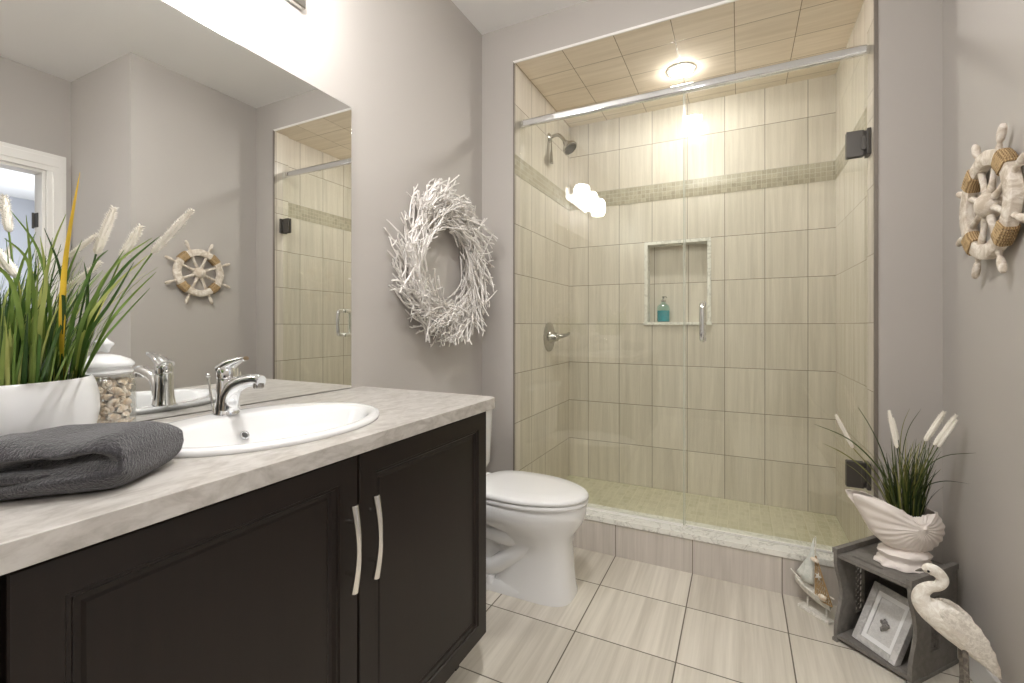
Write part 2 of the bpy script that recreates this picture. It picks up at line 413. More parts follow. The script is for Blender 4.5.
struct('trim_mosaic_right', bx(XR - .002, XR, YB + .12, YS, 1.902, 2.008), M['mosaic_y'])
b = B(); box(b, XL - .005, XL + .0015, YB - .003, YB + .004, .176, ZS + .004)
box(b, XJ - .0015, XJ + .011, YB - .004, YB + .004, .176, ZS + .004); struct('trim_opening_edge', b, M['edge_metal'])
struct('trim_opening_top', bx(XL - .005, XJ + .009, YB - .003, YB + .004, ZS - .002, ZS + .010), M['white_trim'])
b = B(); f = .017
box(b, NX0 - f, NX0 + .004, YS - .006, YS + ND, NZ0, NZ1 + f); box(b, NX1 - .004, NX1 + f, YS - .006, YS + ND, NZ0, NZ1 + f)
box(b, NX0 + .004, NX1 - .004, YS - .006, YS + ND, NZ1 - .004, NZ1 + f)
struct('trim_niche', b, M['marble'], bevel=.002)
struct('trim_niche_sill', bx(NX0 - .022, NX1 + .022, YS - .014, YS + ND, NZ0 - .016, NZ0 + .002), M['marble'], bevel=.002)
# baseboards
struct('baseboard_right', bx(XW - .014, XW, YJ - .014, YB, 0, .10), M['white_trim'], bevel=.004)
struct('baseboard_back', bx(XJ + .012, XW - .014, YB - .014, YB, 0, .10), M['white_trim'], bevel=.004)
struct('baseboard_left', bx(0, .014, 1.30, YB, 0, .10), M['white_trim'], bevel=.004)
struct('baseboard_back_left', bx(.014, XL - .006, YB - .014, YB, 0, .10), M['white_trim'], bevel=.004)
struct('baseboard_return', bx(XW, X2, YJ - .014, YJ, 0, .10), M['white_trim'], bevel=.004)
# doorway seen in the mirror
b = B()
for a0, a1 in ((DY1, DY1 + .092), (DY0 - .092, DY0)):
    box(b, X2 - .018, X2, a0, a1, 0, DZ); 
    m = (a0 + a1) / 2; box(b, X2 - .026, X2 - .018, m - .02, m + .03, 0, DZ)
box(b, X2 - .018, X2, DY0 - .092, DY1 + .092, DZ, DZ + .11); box(b, X2 - .026, X2 - .018, DY0 - .06, DY1 + .06, DZ + .03, DZ + .085)
box(b, X2, X2 + T, DY1 - .018, DY1, 0, DZ); box(b, X2, X2 + T, DY0, DY0 + .018, 0, DZ); box(b, X2, X2 + T, DY0 + .018, DY1 - .018, DZ - .018, DZ)
dd = struct('door_1', b, M['white_trim'], bevel=.003)
for z in (1.72, 0.3):
    b = bx(X2 + .05, X2 + T - .005, DY1 - .022, DY1 - .017, z, z + .09); lathe(b, [(.006, -.05), (.006, .05)], 10, (X2 + T, DY1 - .024, z + .045)); mk('door_hinge', b, M['dark_metal'], dd)
# room beyond
BX = 6.8
struct('floor_bedroom', bx(X2 + .1, BX, -1.5, 3.0, -.1, 0), plain('bedroom_carpet', srgb(170, 160, 148), .95, nscale=200, namt=.1, bump=.3))
struct('ceiling_bedroom', bx(X2 + T, BX, -1.5, 3.0, ZC, ZC + .1), M['ceil'])
struct('wall_bedroom_far', bx(BX, BX + .1, -1.5, 3.0, 0, ZC), M['bed_wall'])
struct('wall_bedroom_south', bx(X2 + T, BX, -1.6, -1.5, 0, ZC), M['bed_wall'])
b = B(); box(b, X2 + T, 4.3, 3.0, 3.1, 0, ZC); box(b, 5.7, BX, 3.0, 3.1, 0, ZC); box(b, 4.3, 5.7, 3.0, 3.1, 0, 1.0); box(b, 4.3, 5.7, 3.0, 3.1, 2.2, ZC)
struct('wall_bedroom_north', b, M['bed_wall'])
b = B(); box(b, 4.3, 4.35, 3.02, 3.08, 1.0, 2.2); box(b, 5.65, 5.7, 3.02, 3.08, 1.0, 2.2); box(b, 4.35, 5.65, 3.02, 3.08, 1.0, 1.05); box(b, 4.35, 5.65, 3.02, 3.08, 2.15, 2.2); box(b, 4.98, 5.02, 3.02, 3.08, 1.05, 2.15)
struct('window_1', b, M['white_trim'])

# ------------------------------------------------------------------ lamps
# recessed lamp in the shower ceiling
LX, LY = .978, 2.634
t = thing('recessed_light', 'small round lit recessed lamp in the tiled shower ceiling', 'ceiling light', (LX, LY, ZS))
b = B(); lathe(b, [(.056, 0), (.074, 0), (.074, -.004), (.060, -.008), (.056, -.004)], 32, (LX, LY, ZS)); mk('trim_ring', b, M['white_trim'], t)
b = B(); lathe(b, [(.056, -.001), (.054, -.012), (.040, -.020), (.02, -.024), (.001, -.025)], 16, (LX, LY, ZS)); mk('lens', b, M['shower_lens'], t)
# vanity light over the mirror
t = thing('vanity_light', 'chrome wall light with three lit white glass globes above the mirror', 'wall light', (0, .64, 2.18))
b = bx(0, .022, .26, 1.02, 2.108, 2.25); mk('back_plate', b, M['dull_chrome'], t, bevel=.006)
for yy in (.40, .64, .88):
    b = B(); p, r = smooth_path([(.02, yy, 2.185), (.06, yy, 2.20), (.105, yy, 2.285), (.112, yy, 2.262)], [.008, .008, .008, .008]); tube(b, p, r, 10)
    lathe(b, [(.012, .03), (.022, .022), (.032, .0), (.032, -.01)], 20, (.112, yy, 2.25)); mk('lamp_arm', b, M['chrome'], t)
    b = B(); lathe(b, [(.030, 2.245), (.052, 2.238), (.064, 2.215), (.067, 2.18), (.066, 2.14), (.060, 2.108), (.045, 2.096), (.001, 2.094)], 16, (.112, yy, 0)); mk('globe', b, M['globe'], t)
# recessed lamp in the room ceiling (its reflection shows in the shower glass)
t = thing('recessed_light', 'small round recessed lamp in the white room ceiling, reflected in the shower glass', 'ceiling light', (.944, .72, ZC))
b = B(); lathe(b, [(.066, 0), (.088, 0), (.088, -.004), (.072, -.008), (.066, -.004)], 32, (.944, .72, ZC)); mk('trim_ring', b, M['white_trim'], t)
b = B(); lathe(b, [(.066, -.001), (.064, -.012), (.048, -.022), (.024, -.028), (.001, -.030)], 16, (.944, .72, ZC)); mk('lens', b, M['pot_lens'], t)
# unseen lamp added on the alcove ceiling as ambient fill
lx, ly = 2.46, -.60
t = thing('added_fill_lamp', 'added unseen round fill lamp on the alcove ceiling by the doorway', 'ceiling light', (lx, ly, ZC))
b = B(); lathe(b, [(.18, 0), (.18, -.02), (.17, -.025)], 32, (lx, ly, ZC)); mk('rim', b, M['white_trim'], t)
b = B(); lathe(b, [(.167, -.02), (.16, -.04), (.12, -.07), (.06, -.085), (.001, -.088)], 20, (lx, ly, ZC)); mk('diffuser', b, M['fill_lens'], t)

# ------------------------------------------------------------------ mirror
b = bx(0.0005, .006, -.14, 1.226, .8745, 1.888)
o = mk('wall_mirror', b, M['mirror'], org=(0, .55, .875), smooth=0, bevel=.002)
tag(o, 'large frameless mirror on the left wall above the sink counter', 'mirror')

# ------------------------------------------------------------------ vanity
CT = .872; CF = .575; CY1 = 1.287; CY0 = -.16
out = [(0.0, CY0), (CF, CY0)]
for k in range(7):
    a = R(90) * k / 6; out.append((CF - .035 + .035 * math.cos(a), CY1 - .035 + .035 * math.sin(a)))
out.append((0.0, CY1))
SX, SY = .313, .685
b = prism(B(), out, [ell(SX, SY, .193, .249, 48)], CT - .033, CT)
o = mk('countertop', b, M['counter'], org=(.29, .55, CT - .033), bevel=.011, bseg=4)
tag(o, 'pale marbled laminate countertop on top of the dark vanity cabinet', 'countertop')
VX = .535; VY1 = 1.243; VZ = CT - .034
van = thing('vanity_cabinet', 'dark espresso bathroom vanity cabinet with panelled doors and arched pulls', 'cabinet', (.27, .55, 0))
b = B(); box(b, .001, VX, VY1 - .018, VY1, 0, VZ)          # end panel, notched below
for v in [v for v in b.verts if v.co.z < .01 and v.co.x > .3]: v.co.x = .455
bmesh.ops.delete(b, geom=b.verts, context='VERTS')
box(b, .001, VX, VY1 - .018, VY1, .14, VZ); box(b, .001, .455, VY1 - .018, VY1, 0, .14)
box(b, .001, VX, -.14, -.122, .14, VZ); box(b, .001, VX - .02, -.122, VY1 - .018, .14, .158)
box(b, VX - .02, VX, -.122, VY1 - .018, .158, .20); box(b, VX - .02, VX, -.122, VY1 - .018, VZ - .05, VZ)
for y in (.195, .708): box(b, VX - .02, VX, y - .02, y + .02, .2, VZ - .05)
box(b, .001, .012, -.122, VY1 - .018, .158, VZ)
mk('body', b, M['espresso'], van, smooth=0)
mk('toe_kick', bx(.43, .452, -.14, VY1 - .019, 0, .139), M['espresso'], van, smooth=0)
def panel_door(y0, y1, z0, z1, hy):
    b = B(); x0, x1 = VX + .001, VX + .021
    def loop(dx, ins): return [(x1 + dx, y0 + ins, z0 + ins), (x1 + dx, y1 - ins, z0 + ins), (x1 + dx, y1 - ins, z1 - ins), (x1 + dx, y0 + ins, z1 - ins)]
    L = [loop(x0 - x1, 0), loop(-.002, 0), loop(0, .002), loop(0, .047), loop(-.004, .049), loop(-.004, .054), loop(-.011, .058), loop(-.012, .066), loop(-.009, .070)]
    rings(b, L)
    d = mk('door', b, M['espresso'], van, smooth=0)
    if hy is None: return
    b = B(); hx = x1 + .028
    pts = [(x1 + .020 + .012 * math.sin(math.pi * k / 12), hy,   .569 + .172 * k / 12) for k in range(13)]
    tube(b, pts, [.0055 + .003 * abs(k - 6) / 6 for k in range(13)], 10, 0.9)
    for z in (.603, .707): tube(b, [(x1 - .001, hy, z), (x1 + .022, hy, z)], .0045, 8)
    mk('handle', b, M['nickel'], d)
DZ0, DZ1 = .143, .831
panel_door(.200, .7055, DZ0, DZ1, .676)
panel_door(.7105, 1.242, DZ0, DZ1, .737)
panel_door(-.14, .188, DZ0, DZ1, None)
# ------------------------------------------------------------------ sink
sk = thing('sink_basin', 'white oval drop-in sink set into the marbled countertop', 'sink', (SX, SY, CT))
bcx = .338
prof = [(SX, .200, .258, CT - .002), (SX, .2075, .2645, CT + .0005), (SX, .209, .266, CT + .006), (SX, .206, .263, CT + .011), (SX, .198, .255, CT + .0135),
        (SX + .003, .188, .245, CT + .013), (bcx - .004, .166, .228, CT + .0115), (bcx, .158, .221, CT + .0085), (bcx, .152, .214, CT + .001), (bcx, .142, .200, CT - .03),
        (bcx, .122, .170, CT - .072), (bcx, .085, .118, CT - .100), (bcx, .045, .055, CT - .112), (bcx, .021, .021, CT - .115)]
b = B(); rings(b, [[(x, y, z) for x, y in ell(cx, SY, ax, ay, 64)] for cx, ax, ay, z in prof], False, False)
mk('basin', b, M['ceramic'], sk, smooth=60)
b = B(); lathe(b, [(.001, .0015), (.016, .002), (.022, .0), (.022, -.003)][::-1], 24, (bcx, SY, CT - .113)); mk('drain', b, M['chrome'], sk)
b = B(); oc = Vector((bcx - .1375, SY + .012, CT - .036)); ax = Vector((.80, 0, .55)).normalized()
lathe(b, [(.0105, -.004), (.0105, .003), (.008, .004), (.0065, .002)], 20, oc, ax); mk('overflow_ring', b, M['chrome'], sk)
b = B(); lathe(b, [(.0065, -.002), (.0065, .0025)], 16, oc, ax); mk('overflow_hole', b, M['hole'], sk)
# ------------------------------------------------------------------ faucet
FX, FY, FZ = .143, .690, CT + .0125
fa = thing('faucet', 'chrome single lever faucet at the back of the oval sink', 'faucet', (FX, FY, FZ))
b = B()
lathe(b, [(.028, 0), (.028, .003), (.0262, .007), (.0238, .025), (.0220, .05), (.0215, .080), (.0205, .085)], 28, (FX, FY, FZ))
p, r = smooth_path([(FX + .008, FY, FZ + .012), (FX + .012, FY, FZ + .042), (FX + .034, FY, FZ + .068), (FX + .072, FY, FZ + .082), (FX + .112, FY, FZ + .088), (FX + .130, FY, FZ + .085)], [.0235, .0215, .0175, .0135, .0120, .0115], 6)
tube(b, p, r, 18, 1.2)
mk('body', b, M['chrome'], fa, smooth=50)
b = B(); lathe(b, [(.0115, .0), (.0115, -.009), (.009, -.012)], 18, (FX + .120, FY, FZ + .080)); mk('aerator', b, M['dull_chrome'], fa)
b = B(); lathe(b, [(.0210, .0), (.0216, .005), (.0214, .018), (.019, .027), (.011, .032), (.001, .033)], 24, (FX, FY, FZ + .086))
p, r = smooth_path([(FX - .012, FY, FZ + .108), (FX + .014, FY, FZ + .121), (FX + .044, FY, FZ + .131), (FX + .074, FY, FZ + .137)], [.014, .0125, .0085, .005], 5)
tube(b, p, r, 14, 1.5); mk('lever', b, M['chrome'], fa, smooth=50)
b = B(); tube(b, [(FX - .036, FY - .010, FZ), (FX - .046, FY - .016, FZ + .088)], .0028, 8); sphere(b, (FX - .0465, FY - .0163, FZ + .092), .0055, 10, 8); mk('lift_rod', b, M['chrome'], fa)

# ------------------------------------------------------------------ plants
def blade(bm, base, az, length, lean, bend, width, n=8, twist=0.0):
    p = Vector(base); h = Vector((math.cos(az), math.sin(az), 0)); side = Vector((-h.y, h.x, 0))
    L = []; step = length / n
    for i in range(n + 1):
        t = i / n; phi = lean + bend * t * t
        d = h * math.sin(phi) + Vector((0, 0, math.cos(phi))); nrm = side.cross(d)
        wv = width * (0.55 + 0.45 * min(1, t * 4)) * (1 - t ** 2.2) * .5 + .0003
        s = (side * math.cos(twist * t) + nrm * math.sin(twist * t))
        L.append([p - s * wv, p + nrm * wv * .35, p + s * wv]); p = p + d * step
    vv = [[bm.verts.new(q) for q in l] for l in L]
    for a, b_ in zip(vv, vv[1:]):
        for k in range(2): bm.faces.new((a[k], a[k + 1], b_[k + 1], b_[k]))
def blade_pts(bm, pts, width, n=5):
    """blade through points with a V section facing the room"""
    p, _ = smooth_path(pts, 1.0, n); N = len(p); vv = []
    for i, q in enumerate(p):
        t = i / (N - 1); d = (p[min(i + 1, N - 1)] - p[max(i - 1, 0)]).normalized(); s = d.cross(Vector((-.55, .83, 0))).normalized(); nr = s.cross(d)
        wv = width * .5 * (.5 + .5 * min(1, t * 3)) * (1 - t ** 2.4) + .0003
        vv.append([bm.verts.new(q - s * wv), bm.verts.new(q + nr * wv * .35), bm.verts.new(q + s * wv)])
    for a, b_ in zip(vv, vv[1:]):
        for k in range(2): bm.faces.new((a[k], a[k + 1], b_[k + 1], b_[k]))
def spike(p0, p1, rad, parent, rnd):
    p0, p1 = Vector(p0), Vector(p1); d = p1 - p0; ln = d.length; dn = d.normalized(); s, u = frame_at(dn); b = B()
    prof = [(.35, 0), (.8, .06), (1, .2), (1, .45), (.9, .7), (.62, .88), (.2, 1.0)]
    tube(b, [p0 + d * h for _, h in prof], [rad * .72 * q for q, _ in prof], 8)
    rows = int(ln / .0035)
    for i in range(rows):
        h = (i + .5) / rows
        q = .55 + .45 * min(1, h * 6) if h < .6 else 1 - ((h - .6) / .4) ** 2 * .72
        for k in range(7):
            a = 2 * math.pi * (k / 7) + i * .9 + rnd.random() * .5
            o_ = s * math.cos(a) + u * math.sin(a)
            c = p0 + d * h + o_ * rad * .5 * q; e = c + (o_ * .8 + dn * .9).normalized() * rad * .75 * (.7 + rnd.random() * .5)
            m = (o_.cross(dn)) * rad * .2
            v = [b.verts.new(c - m), b.verts.new(c + m), b.verts.new(c + dn * rad * .35), b.verts.new(e)]
            b.faces.new((v[0], v[1], v[3])); b.faces.new((v[1], v[2], v[3])); b.faces.new((v[2], v[0], v[3]))
    mk('flower_spike', b, M['spike'], parent, smooth=0)
def stem(bm, base, tip_base, bow, r=.0014):
    a, c = Vector(base), Vector(tip_base); m = (a + c) / 2 + Vector(bow)
    p, rr = smooth_path([a, m, c], r, 5); tube(bm, p, rr, 5)

# left planter on the counter
PX, PY, PZ = .172, .288, CT
pl = thing('potted_grass', 'tall green grass with white spikes in a round white bowl on the counter', 'potted plant', (PX, PY, PZ))
b = B()
lathe(b, [(.001, .006), (.07, .006), (.072, 0), (.095, .003), (.117, .02), (.129, .046), (.1345, .078), (.1335, .106), (.1285, .127), (.1245, .1365), (.1225, .1385), (.1195, .136), (.121, .128), (.118, .115), (.001, .112)], 56, (PX, PY, PZ))
mk('bowl', b, M['pot_white'], pl, smooth=55)
b = B(); lathe(b, [(.117, .1), (.117, .124), (.06, .130), (.001, .132)], 32, (PX, PY, PZ)); mk('filling', b, M['soil'], pl)
rnd = random.Random(7); b = B()
def pot_base(u):
    """a rooting point inside the bowl for a leaf that the photo shows rising at column u"""
    a = (u - 512) / FPX; rx, ry = -SN + a * CS, CS + a * SN; k = ((PX - CAM.x) * rx + (PY - CAM.y) * ry) / (rx * rx + ry * ry)
    q = Vector((CAM.x + rx * k, CAM.y + ry * k, PZ + .122)); d = q - Vector((PX, PY, q.z))
    if d.length > .105: q = Vector((PX, PY, q.z)) + d.normalized() * .105
    return q
for i in range(520):
    rr = .110 * math.sqrt(rnd.random()); a = rnd.random() * 2 * math.pi
    base = (PX + rr * math.cos(a), PY + rr * math.sin(a), PZ + .122)
    az = a + rnd.uniform(-.7, .7)
    ln = rnd.uniform(.11, .25)
    lean = rr / .105 * rnd.uniform(.05, .40); bend = rnd.uniform(.05, .8)
    px_ = math.cos(az)
    if base[0] + ln * .6 * px_ < .02: ln *= .55; bend *= .4
    blade(b, base, az, ln, lean, bend, rnd.uniform(.0028, .0060), 8, rnd.uniform(-.8, .8))
# long arching leaves seen above and to the right
for pts, wd in ([[(95, 300, .76), (118, 262, .78), (152, 238, .80)], .006], [[(92, 320, .74), (122, 270, .75), (160, 236, .76)], .007],
                [[(105, 330, .74), (128, 300, .75), (156, 272, .76)], .005], [[(84, 330, .73), (110, 290, .74), (148, 255, .75)], .006],
                [[(100, 345, .73), (122, 318, .74), (150, 288, .745)], .004], [[(36, 320, .70), (28, 262, .70), (4, 238, .70)], .007],
                [[(50, 310, .72), (38, 250, .73), (10, 210, .74)], .006], [[(22, 330, .68), (10, 280, .67), (-20, 255, .66)], .009],
                [[(84, 330, .73), (88, 290, .73), (84, 262, .73)], .006], [[(58, 330, .71), (66, 280, .71), (82, 240, .71)], .006],
                [[(44, 300, .70), (52, 250, .70), (66, 214, .70)], .005], [[(28, 310, .68), (30, 260, .68), (26, 215, .67)], .007],
                [[(70, 330, .71), (92, 268, .72), (108, 250, .72)], .006], [[(64, 320, .70), (60, 270, .70), (44, 228, .70)], .006], [[(40, 330, .69), (46, 280, .68), (40, 236, .67)], .008], [[(12, 320, .68), (20, 270, .68), (36, 232, .68)], .006],
                [[(86, 340, .72), (112, 300, .72), (134, 262, .72)], .006], [[(80, 330, .70), (100, 288, .69), (124, 250, .68)], .007]):
    blade_pts(b, [pot_base(pts[0][0] * .75 + 12)] + [at_d(*p) for p in pts], wd)
spk = [((152, 253), (192, 210), .80, .0080), ((96, 254), (114, 208), .76, .0090), ((121, 259), (141, 226), .79, .0088), ((68, 257), (97, 234), .74, .0055), ((66, 290), (101, 262), .74, .0065), ((9, 232), (4, 196), .74, .0085), ((18, 277), (-3, 250), .70, .0088)]
for (u0, v0), (u1, v1), d, r in spk:
    q = at_d(u0, v0, d); stem(b, pot_base(u0 * .5 + 20), q, (0, 0, .02))
mk('foliage', b, M['grass'], pl, smooth=60)
b = B(); blade_pts(b, [pot_base(62), at_d(62, 320, .70), at_d(66, 255, .70), at_d(80, 172, .70)], .0105); tag(mk('leaf', b, M['yellow_leaf'], pl, smooth=60), 'broad bright yellow leaf')
for (u0, v0), (u1, v1), d, r in spk: spike(at_d(u0, v0, d), at_d(u1, v1, d + .01), r, pl, rnd)

# ------------------------------------------------------------------ glass jar of shells
JX, JY = .097, .467
jar = thing('glass_jar', 'ribbed glass jar of seashells with a white starfish lid beside the sink', 'jar', (JX, JY, CT))
flute = lambda a, r, h: 1 + .012 * math.cos(a * 26) * (1 if .012 < h < .135 else 0)
b = B()
lathe(b, [(.001, .002), (.043, 0), (.0475, .005), (.049, .018), (.049, .102), (.0465, .118), (.041, .129), (.0395, .134), (.037, .134), (.0375, .127), (.044, .116), (.0463, .10), (.0463, .018), (.044, .008), (.001, .006)], 104, (JX, JY, CT), fl=lambda a, r, h: 1.06 * flute(a, r, h))
mk('jar_body', b, M['jar_glass'], jar, smooth=60)
b = B(); lathe(b, [(.001, .129), (.036, .129), (.043, .1285), (.046, .132), (.043, .138), (.044, .142), (.0475, .145), (.0475, .150), (.041, .157), (.025, .165), (.012, .168), (.001, .169)], 40, (JX, JY, CT), fl=lambda a, r, h: 1.06)
lid = mk('lid', b, M['pot_white'], jar, smooth=50)
def star(bm, c, r, th, nrm, up, rin=.42, n=5):
    c = Vector(c); nrm = Vector(nrm).normalized(); up = Vector(up).normalized(); sd = up.cross(nrm)
    ring = []
    for k in range(2 * n):
        a = math.pi * k / n; q = r if k % 2 == 0 else r * rin
        ring.append(c + up * (q * math.cos(a)) + sd * (q * math.sin(a)))
    vs = [bm.verts.new(p) for p in ring]; f = bm.verts.new(c + nrm * th); k_ = bm.verts.new(c - nrm * th)
    for k in range(2 * n):
        j = (k + 1) % (2 * n); bm.faces.new((vs[k], vs[j], f)); bm.faces.new((vs[j], vs[k], k_))
b = B(); star(b, (JX, JY, CT + .187), .030, .015, (.92, -.36, .15), (-.1, .2, .95), .5); mk('starfish_knob', b, M['pot_white'], lid, smooth=80, subsurf=2)
def shell_mesh(kind):
    b = B()
    if kind == 0:      # scallop
        n, m = 20, 5; L = []
        for j in range(m + 1):
            t_ = j / m; row = []
            for i in range(n + 1):
                a = R(-62) + R(124) * i / n; rr = .018 * t_ * (1 + .05 * math.cos(i * math.pi)); row.append((rr * math.sin(a), rr * math.cos(a) - .009, .006 * math.sin(t_ * math.pi * .9) * (1 + .15 * math.cos(i * math.pi))))
            L.append(row)
        vv = [[b.verts.new(Vector(p) + Vector((0, 0, 1e-5 * k))) for k, p in enumerate(l)] for l in L]
        for a_, c_ in zip(vv, vv[1:]):
            for i in range(n): b.faces.new((a_[i], a_[i + 1], c_[i + 1], c_[i]))
        return mk('seashell', b, M['shellmix'], smooth=70, solid=.0012)
    pts = []; rad = []
    for k in range(34):   # whelk spiral
        t_ = k / 33; a = t_ * 4.2 * math.pi; q = .0015 + .0085 * t_ ** 1.3
        pts.append((q * math.cos(a), q * math.sin(a), .016 - .026 * t_)); rad.append(.001 + .0068 * t_ ** 1.2)
    tube(b, pts, rad, 8)
    return mk('seashell', b, M['shellmix'], smooth=70)
kinds = [shell_mesh(0), shell_mesh(1)]
rs = random.Random(3); k = 0
for lev in range(8):
    for i in range(11):
        if i < 9: rr, a = .0365, i * 2 * math.pi / 9 + lev * .37
        else: rr, a = .013, i * math.pi + lev
        o = kinds[k % 2] if k < 2 else kinds[(k * 7 + lev) % 2].copy()
        if k >= 2: COL.objects.link(o)
        o.location = (JX + rr * math.cos(a), JY + rr * math.sin(a), CT + .0165 + lev * .0134)
        o.rotation_euler = (rs.uniform(.9, 2.0), rs.uniform(-.4, .4), a + math.pi / 2 + rs.uniform(-.4, .4)); s_ = rs.uniform(.80, .94); o.scale = (s_, s_, s_)
        tag(o, 'small cream and tan seashell packed among others in the glass jar', 'seashell', 'seashells in the glass jar'); k += 1

# ------------------------------------------------------------------ towel
ld = Vector((-.67, -.742)).normalized(); wd_ = Vector((-.58, .815)).normalized()
C = Vector((.516, .312)); LN = .27
def fold(bm, s0, s1, zb, th, near, wid, seed, groove=0.0, amp=.004, n=70, m=64, endr=.03):
    """rounded cloth roll swept along the towel; groove is the slit between its layers on the near side"""
    L = []
    for i in range(n + 1):
        t = i / n; t = t * t * .45 + t * .55; s_ = s0 + (s1 - s0) * t; ds = s_ - s0; k = math.sqrt(max(0, 1 - (1 - min(1, ds / endr)) ** 2)); k = max(k, .02)
        W = wid(s_); row = []
        for j in range(m):
            ph = 2 * math.pi * j / m; c, sn = math.cos(ph), math.sin(ph)
            tt = .5 + .5 * math.copysign(abs(c) ** .45, c); zz = math.copysign(abs(sn) ** .62, sn)      # ph=pi is the near side
            g = groove * math.exp(-((ph - math.pi + .16 * math.sin(s_ * 30)) / .15) ** 2) * min(1, ds / .05)
            x = near + W * tt + g; mid = zb + th * .5
            q = C + ld * s_ + wd_ * x
            nz = noise.noise(Vector((q.x * 13 + seed, q.y * 13, zz * .7 + seed))) * amp + noise.noise(Vector((q.x * 40, q.y * 40 + seed, zz))) * amp * .4
            z = mid + th * .5 * zz * (.35 + .65 * k) + (nz if zz > -.3 else 0)
            nx = noise.noise(Vector((s_ * 22 + seed, zz * 1.6, 4))) * amp * 1.2
            p2 = C + ld * (s_ + nx) + wd_ * (x + nx * .5)
            if k < 1: p2 = p2 + (C + ld * s_ + wd_ * (near + W * .5) - p2) * (1 - k) * .12
            row.append((p2.x, p2.y, max(z, CT + .0006)))
        L.append(row)
    rings(bm, L)
b = B()
fold(b, -.004, LN, CT + .0006, .077, 0.0, lambda s_: .166 - .25 * s_, 2.0, groove=.045, amp=.0075)
fold(b, .075, LN, CT + .024, .012, .006, lambda s_: .08, 7.0, amp=.004, n=40, m=28, endr=.02)
o = mk('folded_towel', b, M['towel'], org=(C.x - .1, C.y - .02, CT), smooth=80)
tag(o, 'thick charcoal grey towel folded on the near corner of the countertop', 'towel')

# ------------------------------------------------------------------ wreath on the left wall
WC = Vector((0, 1.76, 1.375))
wr = thing('twig_wreath', 'white coral-like twig wreath hanging on the grey wall above the toilet', 'wreath', WC)
b = B(); p = [WC + Vector((.045, .235 * math.cos(a), .255 * math.sin(a))) for a in [2 * math.pi * k / 40 for k in range(41)]]
tube(b, p, .022, 8, cap=False); mk('ring_base', b, M['twig'], wr)
rt = random.Random(11)
def twig(bm, a, rr, x, ln, out, lift, r0):
    c, s = math.cos(a), math.sin(a); sgn = -1 if rt.random() < .88 else 1
    p = WC + Vector((x, rr * .98 * c, rr * 1.05 * s)); rad_d = Vector((0, c, s)); tan = Vector((0, -s, c)) * sgn
    d = (tan * 1.0 + rad_d * out + Vector((lift, 0, 0))).normalized(); pts = [p]
    bend = rt.uniform(-.9, .9)
    for k in range(7):
        d = (d + (rad_d * bend + Vector((rt.uniform(-.5, .5) * .7, 0, 0))) * .17 + Vector((rt.uniform(-1, 1), rt.uniform(-1, 1), rt.uniform(-1, 1))) * .09).normalized(); p = p + d * ln / 7
        if p.x < .008: p.x = .008
        pts.append(p)
    def pull(q):
        v_ = q - WC; rr_ = math.hypot(v_.y, v_.z); m_ = .345 + .02 * math.sin(7 * a) + .03 * max(0, -c)
        if rr_ > m_: k_ = (m_ + (rr_ - m_) * .3) / rr_; return WC + Vector((v_.x, v_.y * k_, v_.z * k_))
        return q
    pts = [pull(q) for q in pts]
    tube(bm, pts, [r0 * (1 - .05 * k) for k in range(8)], 6)
    for k in (3, 5):
        if rt.random() < .85:
            dn = (pts[k + 1] - pts[k]).normalized(); e = (dn + Vector((rt.uniform(-.1, .9), rt.uniform(-1, 1), rt.uniform(-1, 1))) * .8).normalized()
            l2 = ln * rt.uniform(.14, .26); q1 = pts[k] + e * l2 * .5; q2 = q1 + (e + dn * .4).normalized() * l2 * .5
            for q_ in (q1, q2): q_.x = max(q_.x, .008)
            tube(bm, [pts[k], q1, q2], [r0 * .8, r0 * .75, r0 * .68], 6)
spec = []
for i in range(100):
    a = i * 2.399963; spec.append((a, rt.uniform(.175, .30), rt.uniform(.055, .095), rt.uniform(.13, .22), rt.uniform(-.25, .7), rt.uniform(-.05, .35)))
for s_ in spec:
    b = B(); twig(b, *s_, rt.uniform(.0036, .0048)); mk('twig', b, M['twig'], wr, smooth=60)
b = B()
for i in range(430):
    twig(b, rt.uniform(0, 2 * math.pi), rt.uniform(.165, .31), rt.uniform(.02, .085), rt.uniform(.10, .20), rt.uniform(-.35, .75), rt.uniform(-.2, .3), rt.uniform(.0032, .0045))
o = mk('twigs', b, M['twig'], wr, smooth=60); o['kind'] = 'stuff'

# ------------------------------------------------------------------ toilet
TY = 1.772
to = thing('toilet', 'white two-piece toilet with closed lid between the vanity and the shower', 'toilet', (.40, TY, 0))
def sec(x0, x1, hw, z, e=2.6, n=40): return [(x, y, z) for x, y in ell((x0 + x1) / 2, TY, (x1 - x0) / 2, hw, n, e)]
def egg(x0, x1, hw, z, n=48, ins=0.0):
    o = []; cx = x0 + (x1 - x0) * .43
    for k in range(n):
        a = 2 * math.pi * k / n; c, s = math.cos(a), math.sin(a)
        if c >= 0: o.append((cx + (x1 - cx - ins) * c, TY + (hw - ins) * s, z))
        else: o.append((cx + (cx - x0 - ins) * math.copysign(abs(c) ** .62, c), TY + (hw - ins) * math.copysign(abs(s) ** .82, s), z))
    return o
b = B()
rings(b, [sec(.30, .665, .110, 0, 3.4, 48), sec(.30, .665, .110, .012, 3.4, 48), sec(.31, .660, .105, .035, 3.2, 48), sec(.33, .652, .100, .13, 3.0, 48), sec(.33, .650, .102, .21, 2.8, 48), sec(.30, .664, .122, .258, 2.5, 48),
          egg(.20, .695, .158, .300), egg(.19, .708, .168, .335), egg(.19, .711, .170, .368), egg(.195, .706, .166, .378)])
